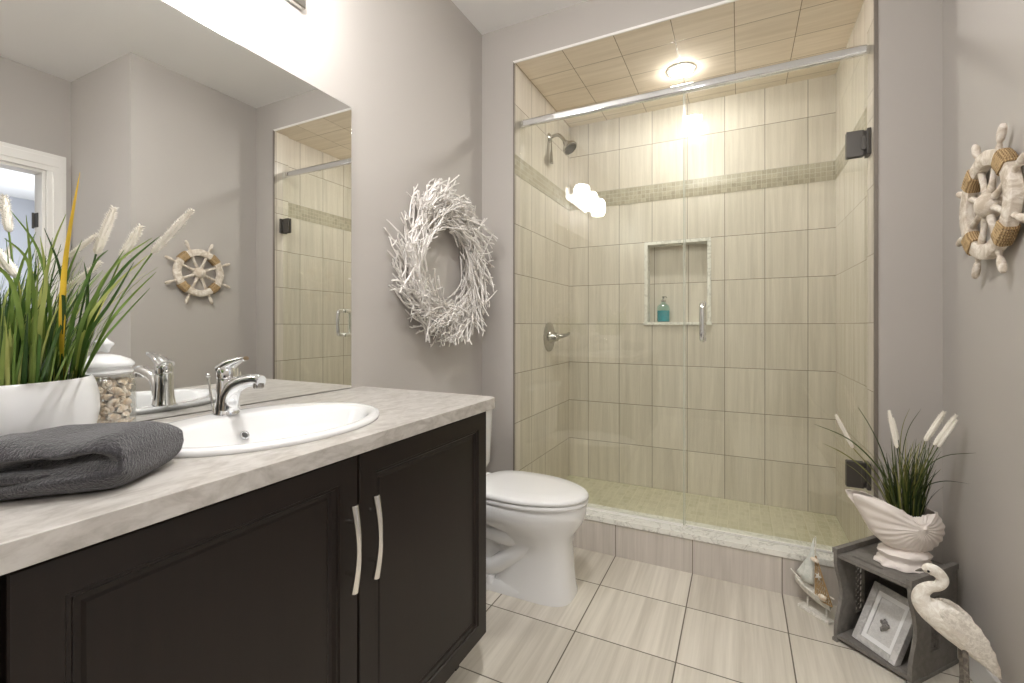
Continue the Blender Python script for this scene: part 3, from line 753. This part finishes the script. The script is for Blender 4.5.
# rear deck under the tank, foot and trapway
rings(b, [sec(.02, .30, .115, .28, 5), sec(.01, .30, .15, .34, 5), sec(.01, .30, .155, .382, 5), sec(.015, .30, .15, .388, 5)])
rings(b, [sec(.09, .56, .112, 0, 4), sec(.09, .56, .112, .024, 4), sec(.11, .54, .098, .046, 4)])
for s in (-1, 1):
    p, r = smooth_path([(.47, TY + s * .028, .21), (.40, TY + s * .072, .235), (.29, TY + s * .075, .245), (.215, TY + s * .072, .20), (.215, TY + s * .068, .12), (.27, TY + s * .06, .06), (.34, TY + s * .05, .04)], [.05, .050, .05, .05, .052, .05, .045], 5)
    tube(b, p, r, 14)
    p, r = smooth_path([(.56, TY + s * .03, .27), (.48, TY + s * .062, .20), (.40, TY + s * .074, .135), (.33, TY + s * .076, .088), (.25, TY + s * .06, .07)], [.050, .046, .040, .036, .03], 5); tube(b, p, r, 14)
box(b, .10, .40, TY - .078, TY + .078, .02, .31)
mk('bowl', b, M['ceramic'], to, smooth=50)
for s in (-1, 1):
    b = B(); lathe(b, [(.017, .03), (.017, .045), (.012, .058), (.001, .062)], 16, (.33, TY + s * .098, -.002)); mk('bolt_cap', b, M['ceramic'], to)
b = B(); rings(b, [egg(.235, .714, .170, .380), egg(.232, .718, .173, .386), egg(.232, .718, .173, .392), egg(.236, .714, .170, .398)]); mk('seat', b, M['ceramic'], to, smooth=40)
b = B(); rings(b, [egg(.225, .714, .170, .4005), egg(.222, .719, .174, .405), egg(.222, .719, .174, .411), egg(.225, .714, .170, .418), egg(.24, .70, .156, .423), egg(.30, .64, .10, .426)]); mk('lid', b, M['ceramic'], to, smooth=50)
b = B()
for s in (-1, 1): box(b, .205, .24, TY + s * .075 - .02, TY + s * .075 + .02, .384, .415)
mk('seat_hinge', b, M['ceramic'], to, bevel=.006)
b = B(); rings(b, [sec(.03, .155, .185, .389, 7), sec(.022, .168, .22, .43, 7), sec(.018, .178, .232, .69, 7)]); mk('tank', b, M['ceramic'], to, smooth=50)
b = B(); rings(b, [sec(.012, .186, .238, .690, 7), sec(.010, .190, .242, .70, 7), sec(.010, .190, .242, .716, 7), sec(.018, .182, .234, .724, 7)]); mk('tank_lid', b, M['ceramic'], to, smooth=50)
b = B(); lathe(b, [(.014, 0), (.014, .012), (.009, .016)], 16, (.176, TY - .15, .64), (1, 0, 0)); tube(b, [(.190, TY - .15, .64), (.194, TY - .11, .635), (.192, TY - .075, .628)], [.006, .007, .008], 10); mk('flush_lever', b, M['chrome'], to)

# ------------------------------------------------------------------ shower glass and fittings
YG = 2.24; XD = 1.036; GZ0, GZ1 = .180, 2.1655
gp = thing('shower_screen', 'fixed clear glass panel on the left side of the shower', 'glass panel', (XL, YG, GZ0))
mk('pane', bx(XL + .004, XD - .002, YG - .004, YG + .004, GZ0, GZ1), M['glass'], gp, smooth=0)
mk('edge_strip', bx(XD - .005, XD - .0015, YG - .0048, YG + .0048, GZ0, GZ1), M['glass_edge'], gp, smooth=0)
b = B(); box(b, XL + .001, XD - .006, YG - .009, YG - .0045, .1765, .186); box(b, XL + .001, XD - .006, YG + .0045, YG + .009, .1765, .186)
mk('channel', b, M['white_trim'], gp, smooth=0)
gd = thing('shower_door', 'hinged clear glass shower door on the right with a chrome pull', 'shower door', (XJ, YG, GZ0))
mk('pane', bx(XD + .002, XJ - .008, YG - .004, YG + .004, GZ0 + .006, GZ1 - .004), M['glass'], gd, smooth=0)
mk('edge_strip', bx(XD + .0015, XD + .0035, YG - .0046, YG + .0046, GZ0 + .006, GZ1 - .004), M['glass_edge'], gd, smooth=0)
mk('sweep', bx(XD + .006, XJ - .012, YG - .006, YG + .006, .178, .185), M['white_trim'], gd, smooth=0)
for z in (1.818, .508):
    b = B(); box(b, XJ - .078, XJ - .020, YG - .013, YG - .0042, z - .052, z + .052); box(b, XJ - .078, XJ - .020, YG + .0042, YG + .013, z - .052, z + .052)
    box(b, XJ - .014, XJ - .0005, YG - .028, YG + .028, z - .052, z + .052); box(b, XJ - .030, XJ - .006, YG - .016, YG - .002, z - .028, z + .028); lathe(b, [(.007, -.05), (.007, .05)], 12, (XJ - .016, YG, z))
    mk('hinge', b, M['dark_metal'], gd, bevel=.003)
b = B()
for s in (-1, 1):
    pts = [(1.114, YG + s * .005, 1.195), (1.114, YG + s * .035, 1.195), (1.114, YG + s * .050, 1.180), (1.114, YG + s * .052, 1.117), (1.114, YG + s * .050, 1.052), (1.114, YG + s * .035, 1.037), (1.114, YG + s * .005, 1.037)]
    p, r = smooth_path(pts, .0115, 4); tube(b, p, r, 12)
    for z in (1.195, 1.037): lathe(b, [(.014, 0), (.014, .006)], 16, (1.114, YG + s * .0042, z), (0, s, 0))
mk('pull_handle', b, M['chrome'], gd, smooth=50)
o = mk('shower_header_rail', bx(XL + .001, XJ - .001, YG - .014, YG + .014, 2.166, 2.208), M['chrome'], org=(XL, YG, 2.166), bevel=.0125, bseg=4)
tag(o, 'horizontal chrome header rail across the top of the shower glass', 'rail')
# shower head
HY, HZ = 2.669, 2.272
sh = thing('overhead_shower', 'satin nickel shower head on a bent arm on the shower left wall', 'shower head', (XL, HY, HZ))
b = B(); lathe(b, [(.030, 0), (.030, .004), (.020, .012), (.012, .016)], 24, (XL, HY, HZ), (1, 0, 0)); mk('flange', b, M['dull_chrome'], sh)
b = B(); p, r = smooth_path([(XL + .004, HY, HZ), (XL + .06, HY - .01, HZ + .004), (XL + .095, HY - .02, HZ - .026), (XL + .115, HY - .025, HZ - .056)], .0105, 5); tube(b, p, r, 12); mk('arm', b, M['dull_chrome'], sh)
ax = Vector((.62, -.12, -.78)).normalized(); hp = Vector((XL + .112, HY - .025, HZ - .053))
b = B(); lathe(b, [(.014, 0), (.019, .014), (.030, .03), (.046, .052), (.047, .064), (.040, .067)], 28, hp, ax); hd = mk('spray_head', b, M['dull_chrome'], sh)
b = B(); lathe(b, [(.041, .064), (.039, .070), (.001, .071)], 24, hp, ax); mk('spray_face', b, M['dark_metal'], hd)
b = B(); p, r = smooth_path([(XL + .018, HY - .006, HZ - .015), (XL + .02, HY - .008, HZ - .07), (XL + .02, HY - .01, HZ - .11), (XL + .022, HY - .012, HZ - .165)], [.006, .006, .014, .019], 4); tube(b, p, r, 12, .5); mk('diverter_lever', b, M['dull_chrome'], sh)
VZc = 1.027
sv = thing('shower_valve', 'round satin nickel shower valve with lever handle on the left tile wall', 'shower valve', (XL, HY, VZc))
b = B(); lathe(b, [(.092, 0), (.092, .004), (.078, .010), (.040, .014), (.030, .03), (.026, .055), (.018, .06)], 36, (XL, HY, VZc), (1, 0, 0)); mk('escutcheon', b, M['dull_chrome'], sv)
b = B(); p, r = smooth_path([(XL + .05, HY, VZc), (XL + .075, HY + .03, VZc + .006), (XL + .085, HY + .085, VZc + .012), (XL + .088, HY + .125, VZc + .022)], [.015, .013, .011, .009], 4); tube(b, p, r, 12); sphere(b, (XL + .045, HY, VZc), .024, 16, 10); mk('lever', b, M['dull_chrome'], sv)
# soap bottle in the niche
bxx, byy, bz = .822, YS + .035, NZ0 + .003
sb = thing('soap_bottle', 'pale teal glass soap bottle standing in the tiled shower niche', 'bottle', (bxx, byy, bz))
b = B(); lathe(b, [(.034, 0), (.039, .004), (.040, .02), (.040, .088), (.036, .104), (.022, .117), (.013, .122), (.012, .138)], 32, (bxx, byy, bz)); mk('bottle_body', b, M['bottle_glass'], sb, smooth=50)
b = B(); lathe(b, [(.033, .003), (.037, .006), (.0375, .074), (.001, .075)], 28, (bxx, byy, bz)); mk('liquid', b, M['liquid'], sb)
b = B(); lathe(b, [(.014, .130), (.014, .144), (.006, .146), (.005, .158), (.009, .160), (.009, .166)], 18, (bxx, byy, bz)); tube(b, [(bxx, byy, bz + .163), (bxx + .02, byy - .022, bz + .162), (bxx + .024, byy - .027, bz + .155)], .0035, 8); mk('pump_top', b, M['dull_chrome'], sb)

# ------------------------------------------------------------------ ship wheel on the right wall
WX, WYc, WZc = XW - .026, 1.763, 1.440
sw = thing('ship_wheel', 'whitewashed wooden ship wheel wrapped with rope on the right wall', 'wall decoration', (XW, WYc, WZc))
b = B()
sq = [(-.011, .111), (.011, .111), (.014, .115), (.014, .148), (.011, .152), (-.011, .152), (-.014, .148), (-.014, .115)]
L = []
for k in range(48):
    a = 2 * math.pi * k / 48; wob = 1 + .012 * math.cos(8 * a)
    L.append([(WX + x, WYc + r_ * wob * math.cos(a), WZc + r_ * wob * math.sin(a)) for x, r_ in sq])
L.append(L[0]); rings(b, L, False, False); bmesh.ops.remove_doubles(b, verts=b.verts, dist=1e-6)
mk('rim', b, M['wheelwood'], sw, smooth=50)
b = B(); lathe(b, [(.034, -.02), (.036, -.014), (.036, .010), (.030, .018), (.018, .026), (.001, .029)], 24, (WX, WYc, WZc), (-1, 0, 0)); mk('hub', b, M['wheelwood'], sw)
for k in range(8):
    a = R(22.5) + k * math.pi / 4; d = Vector((0, math.cos(a), math.sin(a))); c0 = Vector((WX, WYc, WZc)); b = B()
    st = [(.030, .0075), (.045, .010), (.07, .0075), (.10, .0085), (.13, .0085), (.157, .0075), (.166, .005), (.174, .0085), (.190, .0105), (.206, .0095), (.216, .005)]
    p, r = smooth_path([c0 + d * x for x, _ in st], [q for _, q in st], 3); tube(b, p, r, 10); mk('spoke', b, M['wheelwood'], sw, smooth=60)
for k in range(4):
    a0 = R(45) + k * math.pi / 2; b = B()
    for i in range(7):
        a = a0 + (i - 3) * R(3.3); c0 = Vector((WX, WYc + .131 * math.cos(a), WZc + .131 * math.sin(a))); rd = Vector((0, math.cos(a), math.sin(a)))
        pts = [c0 + rd * (.0250 * math.copysign(abs(math.cos(q)) ** .6, math.cos(q))) + Vector((.0165 * math.copysign(abs(math.sin(q)) ** .6, math.sin(q)), 0, 0)) for q in [2 * math.pi * j / 16 for j in range(17)]]
        tube(b, pts, .0040, 6, cap=False)
    mk('rope_wrap', b, M['rope'], sw, smooth=60)
b = B(); tube(b, [(WX + .015, WYc, WZc + .13), (XW - .001, WYc, WZc + .14)], .004, 8); mk('hanger', b, M['dark_metal'], sw)

# ------------------------------------------------------------------ crate side table
CA = Vector((1.557, 1.933, 0)); cw = Vector((.76, -.65, 0)).normalized(); cd = Vector((.65, .76, 0)).normalized(); CW, CD, CH = .228, .258, .322
CM = axes(CA, cw, cd, (0, 0, 1))      # local: x across the front, y into the depth, z up
crate = thing('wooden_crate', 'small grey wooden crate table with lattice sides under the white shell planter', 'side table', CA + cw * CW / 2 + cd * CD / 2)
def side_panel(x0, x1):
    # outline in (y, z): scalloped front edge
    o = [(CD, 0), (CD, CH)]
    for k in range(21):
        t_ = k / 20; z = CH - CH * t_; o.append((.0 + .030 * math.sin(math.pi * min(1, max(0, (t_ - .12) / .76))) ** 2, z))
    hole = [(.105, .075), (.155, .075), (.155, .245), (.105, .245)]
    m = CM @ axes((x0, 0, 0), (0, 1, 0), (0, 0, 1), (1, 0, 0))
    p = mk('side_panel', prism(B(), o, [hole], 0, x1 - x0, m), M['crate'], crate, smooth=25)
    b = B()
    for i in range(3):
        for j in range(8):
            cy, cz, r_ = .1175 + .0125 * i, .0865 + .0212 * j + (.0106 if i % 2 else 0), .0112
            if cz > .24: continue
            pts = [(x0 + .004, cy + r_ * math.cos(q), cz + r_ * math.sin(q)) for q in [2 * math.pi * n_ / 14 for n_ in range(15)]]
            vs = tube(b, pts, .0022, 4, cap=False)
    bmesh.ops.transform(b, matrix=CM, verts=b.verts); mk('lattice', b, M['crate'], p, smooth=0)
side_panel(0, .011); side_panel(CW - .011, CW)
slot = [(.028 + .014, .030), (.028 + .1, .030), (.028 + .106, .037), (.028 + .1, .044), (.028 + .014, .044), (.028 + .008, .037)]
mk('top_board', prism(B(), [(.011, .004), (CW - .011, .004), (CW - .011, CD), (.011, CD)], [slot], CH - .030, CH - .018, CM), M['crate'], crate, smooth=0)
mk('bottom_board', bx(.011, CW - .011, .004, CD, .012, .024, mtx=CM), M['crate'], crate, smooth=0)
mk('back_board', bx(.011, CW - .011, CD - .012, CD, .024, CH - .030, mtx=CM), M['crate'], crate, smooth=0)
for x0 in (-.003, CW - .014):
    for z0, z1 in ((0, .012), (CH - .016, CH + .002)): mk('edge_rail', bx(x0, x0 + .017, -.004, CD + .003, z0, z1, mtx=CM), M['crate'], crate, bevel=.0015)
CTOP = CH - .018

# ------------------------------------------------------------------ picture frame in the crate
P0 = CA + cw * .034 + cd * .040 + Vector((0, 0, .0255)); P1 = CA + cw * .176 + cd * .012 + Vector((0, 0, .0255))
fx = (P1 - P0).normalized(); FWd = (P1 - P0).length; dp = Vector((-fx.y, fx.x, 0)); lean = R(29)
fy = (Vector((0, 0, 1)) * math.cos(lean) + dp * math.sin(lean)).normalized(); fn = fx.cross(fy).normalized()
FH = .205; FM = axes(P0 - fn * 0.0, fx, fy, fn)   # fn points to the viewer
pf = thing('picture_frame', 'tilted pale grey shadow-box frame with a shell inside the grey crate', 'picture frame', P0)
b = B(); fw = .021
for q in ((0, fw, 0, FH), (FWd - fw, FWd, 0, FH), (fw, FWd - fw, 0, fw), (fw, FWd - fw, FH - fw, FH)): box(b, q[0], q[1], q[2], q[3], -.024, 0, FM)
mk('frame', b, M['framewood'], pf, bevel=.0015)
b = prism(B(), [(fw, fw), (FWd - fw, fw), (FWd - fw, FH - fw), (fw, FH - fw)], [[(fw + .013, fw + .015), (FWd - fw - .013, fw + .015), (FWd - fw - .013, FH - fw - .015), (fw + .013, FH - fw - .015)]], -.009, -.007, FM); mk('mat_board', b, M['mat_board'], pf, smooth=0)
mk('backing', bx(fw, FWd - fw, fw, FH - fw, -.020, -.012, mtx=FM), M['linen'], pf, smooth=0)
b = B(); c0 = Vector((FWd / 2, FH * .49, -.008)); pts = []; rad = []
for k in range(40):
    t_ = k / 39; a = t_ * 4.4 * math.pi; q = .001 + .010 * t_ ** 1.2; pts.append(c0 + Vector((q * math.cos(a), .012 - .022 * t_, q * math.sin(a) * .6 + .004))); rad.append(.0012 + .0078 * t_ ** 1.2)
tube(b, pts, rad, 10); tube(b, [c0 + Vector((.008, -.012, .004)), c0 + Vector((-.002, -.024, .003)), c0 + Vector((0, -.032, .002))], [.008, .005, .002], 8)
bmesh.ops.transform(b, matrix=FM, verts=b.verts); mk('shell_ornament', b, M['pewter'], pf, smooth=70)

# ------------------------------------------------------------------ shell planter on the crate
SB = CA + cw * (CW / 2 + .022) + cd * (CD / 2 + .0); SB.z = CTOP
hx = Vector((.9, .40, 0)).normalized()       # along the shell (towards its coil); normal faces the room
hn = Vector((hx.y, -hx.x, 0))                  # towards the camera
shp = thing('shell_planter', 'white nautilus shell planter of grass and white spikes on the grey crate', 'potted plant', SB)
sccale = .00085
cc = SB + Vector((0, 0, .140)) + hx * .020
outl = [(0, 126), (30, 105), (50, 62), (75, 40), (100, 37), (115, 42), (128, 66), (138, 120), (146, 190), (151.7, 253), (157, 232), (166, 190), (180, 158), (196, 140), (211, 128), (232, 118), (255, 114), (282, 118), (310, 126), (338, 131), (360, 126)]
def Rout(th):
    th = th % 360
    for (a0, r0), (a1, r1) in zip(outl, outl[1:]):
        if a0 <= th <= a1:
            f_ = (th - a0) / (a1 - a0); return (r0 + (r1 - r0) * f_) * sccale
    return .1
def shellpt(th, q, side):
    Ro = Rout(th); r_ = Ro * q; rim = 1.0 if 40 < th < 152 else (max(0, 1 - abs(th - 40) / 14) if th <= 40 else max(0, 1 - (th - 152) / 8) if th < 160 else 0)
    op = .50 * rim
    Tm = .060 if th > 180 or th < 40 else .056
    base = math.sqrt(max(0, 1 - (1 - op) * q ** 2.2)) if q < 1 else math.sqrt(op)
    taper = 1 - .55 * max(0, min(1, (r_ - .11) / .11))
    tt = Tm * base * taper
    tt += .0028 * math.cos(R(th) * 26) * q * (1 if q < .99 else 0)
    dimple = .010 * math.exp(-(q / .18) ** 2); tt += dimple * .6 + .004 * math.cos(R(th) - q * 14) * math.exp(-(q / .45) ** 2)
    a = R(th); return cc + hx * (r_ * math.cos(a)) + Vector((0, 0, 1)) * (r_ * math.sin(a)) + hn * (tt * side)
b = B(); NTh, NR = 156, 16
for side in (1, -1):
    L = []
    for j in range(1, NR + 1):
        q = (j / NR); q = 1 - (1 - q) ** 1.5; L.append([shellpt(360 * i / NTh, q, side) for i in range(NTh)])
    rings(b, L, True, False)
bmesh.ops.remove_doubles(b, verts=b.verts, dist=.0006)
mk('shell', b, M['shellwhite'], shp, smooth=60, solid=.003)
b = B(); fc = SB + hx * .01
def foot(r0, z, ruff, ph): return [fc + hx * (r0 * 1.16 * (1 + ruff * math.cos(9 * a + ph)) * math.cos(a)) + hn * (r0 * .9 * (1 + ruff * math.cos(9 * a + ph)) * math.sin(a)) + Vector((0, 0, z)) for a in [2 * math.pi * k / 72 for k in range(72)]]
rings(b, [foot(.062, 0.0005, .05, 0), foot(.072, .003, .06, 0), foot(.071, .012, .05, 0), foot(.060, .017, .03, .5), foot(.056, .023, .02, .5), foot(.062, .034, .03, 1), foot(.066, .044, .03, 1), foot(.058, .052, .01, 1), foot(.035, .060, 0, 0)])
mk('foot', b, M['shellwhite'], shp, smooth=60)
b = B(); fp = cc + hx * (-.005) + Vector((0, 0, .020)); rings(b, [[fp + hx * (.062 * k_ * math.cos(a)) + hn * (.032 * k_ * math.sin(a)) + Vector((0, 0, z)) for a in [2 * math.pi * i / 24 for i in range(24)]] for k_, z in ((1, -.03), (1, 0), (.5, .006), (.02, .008))]); mk('filling', b, M['soil'], shp)
b = B(); rg = random.Random(21)
for i in range(170):
    e = rg.uniform(-.045, .045); g_ = rg.uniform(-.022, .022); base = fp + hx * e + hn * g_
    az0 = math.atan2(hx.y, hx.x); az = (az0 if e + rg.uniform(-.02, .02) > 0 else az0 + math.pi) + rg.uniform(-.75, .75)
    ln = rg.uniform(.12, .27); lean = abs(e) / .045 * rg.uniform(.1, .5); bend = rg.uniform(.0, .9)
    h_ = Vector((math.cos(az), math.sin(az), 0)); tip = base + h_ * ln * math.sin(lean + bend * .5)
    if tip.x > XW - .03 or tip.y > YB - .02 - (.0 if tip.x > XR else -.05): ln *= .6; bend *= .3
    blade(b, base, az, ln, lean, bend, rg.uniform(.003, .0062), 8, rg.uniform(-.6, .6))
for pts, wd in ([[(895, 505, 1.50), (880, 470, 1.48), (850, 440, 1.46), (814, 424, 1.45)], .005], [[(890, 505, 1.50), (870, 475, 1.48), (846, 455, 1.46), (822, 443, 1.45)], .004], [[(905, 505, 1.52), (925, 470, 1.49), (945, 456, 1.47), (976, 453, 1.42)], .004],
                [[(908, 505, 1.52), (925, 487, 1.5), (945, 481, 1.48), (970, 484, 1.42)], .004], [[(896, 505, 1.5), (885, 460, 1.5), (872, 430, 1.5), (858, 407, 1.5)], .004], [[(900, 505, 1.5), (902, 460, 1.5), (908, 430, 1.5), (921, 409, 1.5)], .0035], [[(900, 505, 1.5), (900, 450, 1.5), (903, 425, 1.5), (910, 408, 1.5)], .003]):
    blade_pts(b, [at_d(*p) for p in pts], wd)
sp2 = [((925, 441), (944, 412), 1.50, .0105), ((934, 445), (956, 415), 1.47, .009), ((938, 447), (957, 420), 1.46, .007), ((897, 448), (889, 411), 1.50, .0085), ((898, 440), (893, 418), 1.52, .006), ((853, 448), (836, 415), 1.48, .0075)]
for (u0, v0), (u1, v1), d, r in sp2: stem(b, fp + (at_d(u0, v0, d) - fp) * .15 * 1.0, at_d(u0, v0, d), (0, 0, .012))
mk('foliage', b, M['grass_dark'], shp, smooth=60)
for (u0, v0), (u1, v1), d, r in sp2: spike(at_d(u0, v0, d), at_d(u1, v1, d), r, shp, rg)

# ------------------------------------------------------------------ egret figure
EY = 1.655
def ez(x, y): return at_y(900 + x / 5.137, 550 + y / 5.137, EY)
ks = .00052
eg = thing('egret_figurine', 'tall white egret figurine with curved neck beside the grey crate', 'figurine', (1.80, EY, 0))
pts = [(118, 104), (132, 98), (152, 97), (178, 106), (205, 127), (219, 158), (196, 184), (150, 190), (112, 216), (114, 262), (158, 305), (232, 355), (306, 418), (376, 490), (442, 562), (500, 630)]
rad = [11, 23, 31, 30, 28, 27, 26, 28, 35, 48, 66, 79, 77, 60, 38, 14]
b = B(); p, r = smooth_path([ez(*q) for q in pts], [q * ks for q in rad], 5)
# loft in the plane of the bird, narrower across it
L = []
for i, q in enumerate(p):
    d = (p[min(i + 1, len(p) - 1)] - p[max(i - 1, 0)]); d.y = 0; d.normalize(); s = Vector((0, 1, 0)); u = d.cross(s)
    L.append([q + s * (r[i] * .82 * math.cos(a)) + u * (r[i] * math.sin(a)) for a in [2 * math.pi * k / 20 for k in range(20)]])
rings(b, L); bd = mk('body', b, M['bird'], eg, smooth=70, subsurf=1)
b = B(); p, r = smooth_path([ez(122, 100), ez(100, 103), ez(78, 107)], [.0058, .0038, .0008], 4); tube(b, p, r, 10); mk('beak', b, M['birdgrey'], eg)
for s in (-1, 1):
    b = B(); sphere(b, ez(138, 99) + Vector((0, s * .0118, 0)), .0032, 10, 8); mk('eye', b, M['black'], eg)
for s in (-1, 1):
    b = B(); L = []
    wp = [(185, 288, 12), (238, 318, 52), (306, 382, 66), (374, 462, 56), (438, 545, 38), (505, 645, 6)]
    pp, rr = smooth_path([ez(x, y) for x, y, _ in wp], [q * ks for _, _, q in wp], 4)
    for i, q in enumerate(pp):
        t_ = i / (len(pp) - 1); th = .030 * math.sin(math.pi * (.22 + .62 * t_)) + .006
        d = (pp[min(i + 1, len(pp) - 1)] - pp[max(i - 1, 0)]); d.y = 0; d.normalize(); u = d.cross(Vector((0, 1, 0)))
        sc_ = 1 + .10 * math.cos(i * 2.1) * t_
        L.append([q + u * (rr[i] * sc_ * math.sin(a)) + Vector((0, s * (th * (1 - t_ * .5) + .004 * math.cos(a)), 0)) for a in [2 * math.pi * k / 16 for k in range(16)]])
    rings(b, L); mk('wing', b, M['wing'], eg, smooth=70)
b = B(); p, r = smooth_path([ez(440, 572), ez(462, 598), ez(474, 618)], [.012, .011, .002], 4); tube(b, p, r, 10, .7); mk('tail_tip', b, M['birdgrey'], eg)
for s in (-1, 1):
    b = B(); hp = ez(322, 470); hp.y = EY + s * .014; q1 = hp + Vector((.004, 0, -.10)); q2 = Vector((hp.x - .004, hp.y, .012))
    tube(b, [hp + Vector((0, 0, .03)), hp, q1, q2], [.010, .0065, .006, .0055], 8); lg = mk('leg', b, M['birdgrey'], eg)
    b = B(); 
    for a in (R(150), R(180), R(210), R(0)): tube(b, [(q2.x, q2.y, .012), (q2.x + .018 * math.cos(a), q2.y + .018 * math.sin(a), .008), (q2.x + .036 * math.cos(a), q2.y + .036 * math.sin(a), .004)], [.0055, .0045, .003], 8)
    mk('foot', b, M['birdgrey'], lg)
b = B(); tube(b, [ez(208, 112), ez(228, 126), ez(240, 140)], [.006, .004, .001], 8); mk('crest', b, M['birdgrey'], eg)

# ------------------------------------------------------------------ model sailboat
P0 = Vector((1.478, 2.118, 0)); P1 = Vector((1.566, 2.028, 0)); bxd = (P1 - P0).normalized(); byd = Vector((-bxd.y, bxd.x, 0)); BM = axes(P0, bxd, byd, (0, 0, 1)); BL = (P1 - P0).length
bo = thing('model_sailboat', 'small weathered model sailboat with starfish and net on the floor by the crate', 'model boat', (P0 + P1) / 2)
mk('stand', bx(0, BL, -.016, .016, 0, .010, mtx=BM), M['boat'], bo, bevel=.001)
for x in (.03, BL - .02):
    b = B(); tube(b, [(x, 0, .008), (x, 0, .05)], .003, 8); bmesh.ops.transform(b, matrix=BM, verts=b.verts); mk('stand_post', b, M['boat'], bo)
b = B(); L = []
for k in range(13):
    t_ = k / 12; x = -.022 + (BL + .018) * t_; hw = .017 * math.sin(math.pi * (.06 + .80 * t_)) ** .7; zt = .082 + .024 * (1 - t_) ** 2.2; zb = .046 + .036 * (1 - t_) ** 2.5
    L.append([(x, -hw, zt), (x, -hw * .7, (zt + zb) / 2 - .004), (x, 0, zb), (x, hw * .7, (zt + zb) / 2 - .004), (x, hw, zt), (x, 0, zt - .001)])
rings(b, L); bmesh.ops.transform(b, matrix=BM, verts=b.verts); mk('hull', b, M['boat'], bo, smooth=40)
b = B(); tube(b, [(.062, 0, .07), (.062, 0, .295)], [.0035, .0022], 8); tube(b, [(.0, 0, .098), (-.045, 0, .122)], [.003, .0018], 8); tube(b, [(.062, 0, .102), (.135, 0, .098)], .0022, 8); bmesh.ops.transform(b, matrix=BM, verts=b.verts); mk('mast', b, M['boat'], bo)
def sail(tri, bow, mat, nm):
    b = B(); n = 8; A_, B_, C_ = [Vector(q) for q in tri]; rows = []
    for i in range(n + 1):
        l_ = A_.lerp(B_, i / n); r_ = A_.lerp(C_, i / n); rows.append([(l_.lerp(r_, j / n) + Vector((0, bow * math.sin(math.pi * j / n) * i / n, 0)) + Vector((1e-6 * j, 0, 1e-6 * j))) for j in range(n + 1)])
    vv = [[b.verts.new(q) for q in r_] for r_ in rows]
    for a_, c_ in zip(vv, vv[1:]):
        for j in range(n): b.faces.new((a_[j], a_[j + 1], c_[j + 1], c_[j]))
    bmesh.ops.transform(b, matrix=BM, verts=b.verts); return mk(nm, b, mat, bo, smooth=60, solid=.0015)
sail([(.056, 0, .288), (.004, 0, .112), (.054, 0, .108)], -.012, M['sail'], 'sail')
sail([(.047, .004, .235), (-.024, .006, .118), (.046, .004, .112)], -.010, M['sail'], 'sail')
b = B(); e0, e1, e2 = Vector((.066, -.004, .225)), Vector((.070, -.010, .075)), Vector((.135, -.010, .072))
for k in range(9):
    t_ = k / 8
    for a_, c_ in ((e0.lerp(e1, t_), e0.lerp(e2, t_)), (e1.lerp(e2, t_), e0.lerp(e2, t_) if k else e0), (e2.lerp(e1, t_), e0.lerp(e1, t_) if k else e0)):
        if (a_ - c_).length > .003: tube(b, [a_, (a_ + c_) / 2 + Vector((0, -.004, -.002)), c_], .0011, 5)
tube(b, [e0, e2], .0025, 6); tube(b, [e0, e1], .0025, 6); tube(b, [e1, e2], .0025, 6)
bmesh.ops.transform(b, matrix=BM, verts=b.verts); mk('net', b, M['net'], bo)
b = B(); star(b, (.083, -.014, .158), .017, .004, (0, -1, .1), (.2, 0, 1), .38); bmesh.ops.transform(b, matrix=BM, verts=b.verts); mk('starfish', b, M['boat'], bo, smooth=80)
b = B(); sphere(b, (.104, -.020, .092), .013, 12, 8, (1.2, .6, .8)); sphere(b, (.068, -.012, .212), .012, 12, 8, (1.4, .7, .7)); bmesh.ops.transform(b, matrix=BM, verts=b.verts); mk('shell_ornament', b, M['shellmix'], bo, smooth=70)
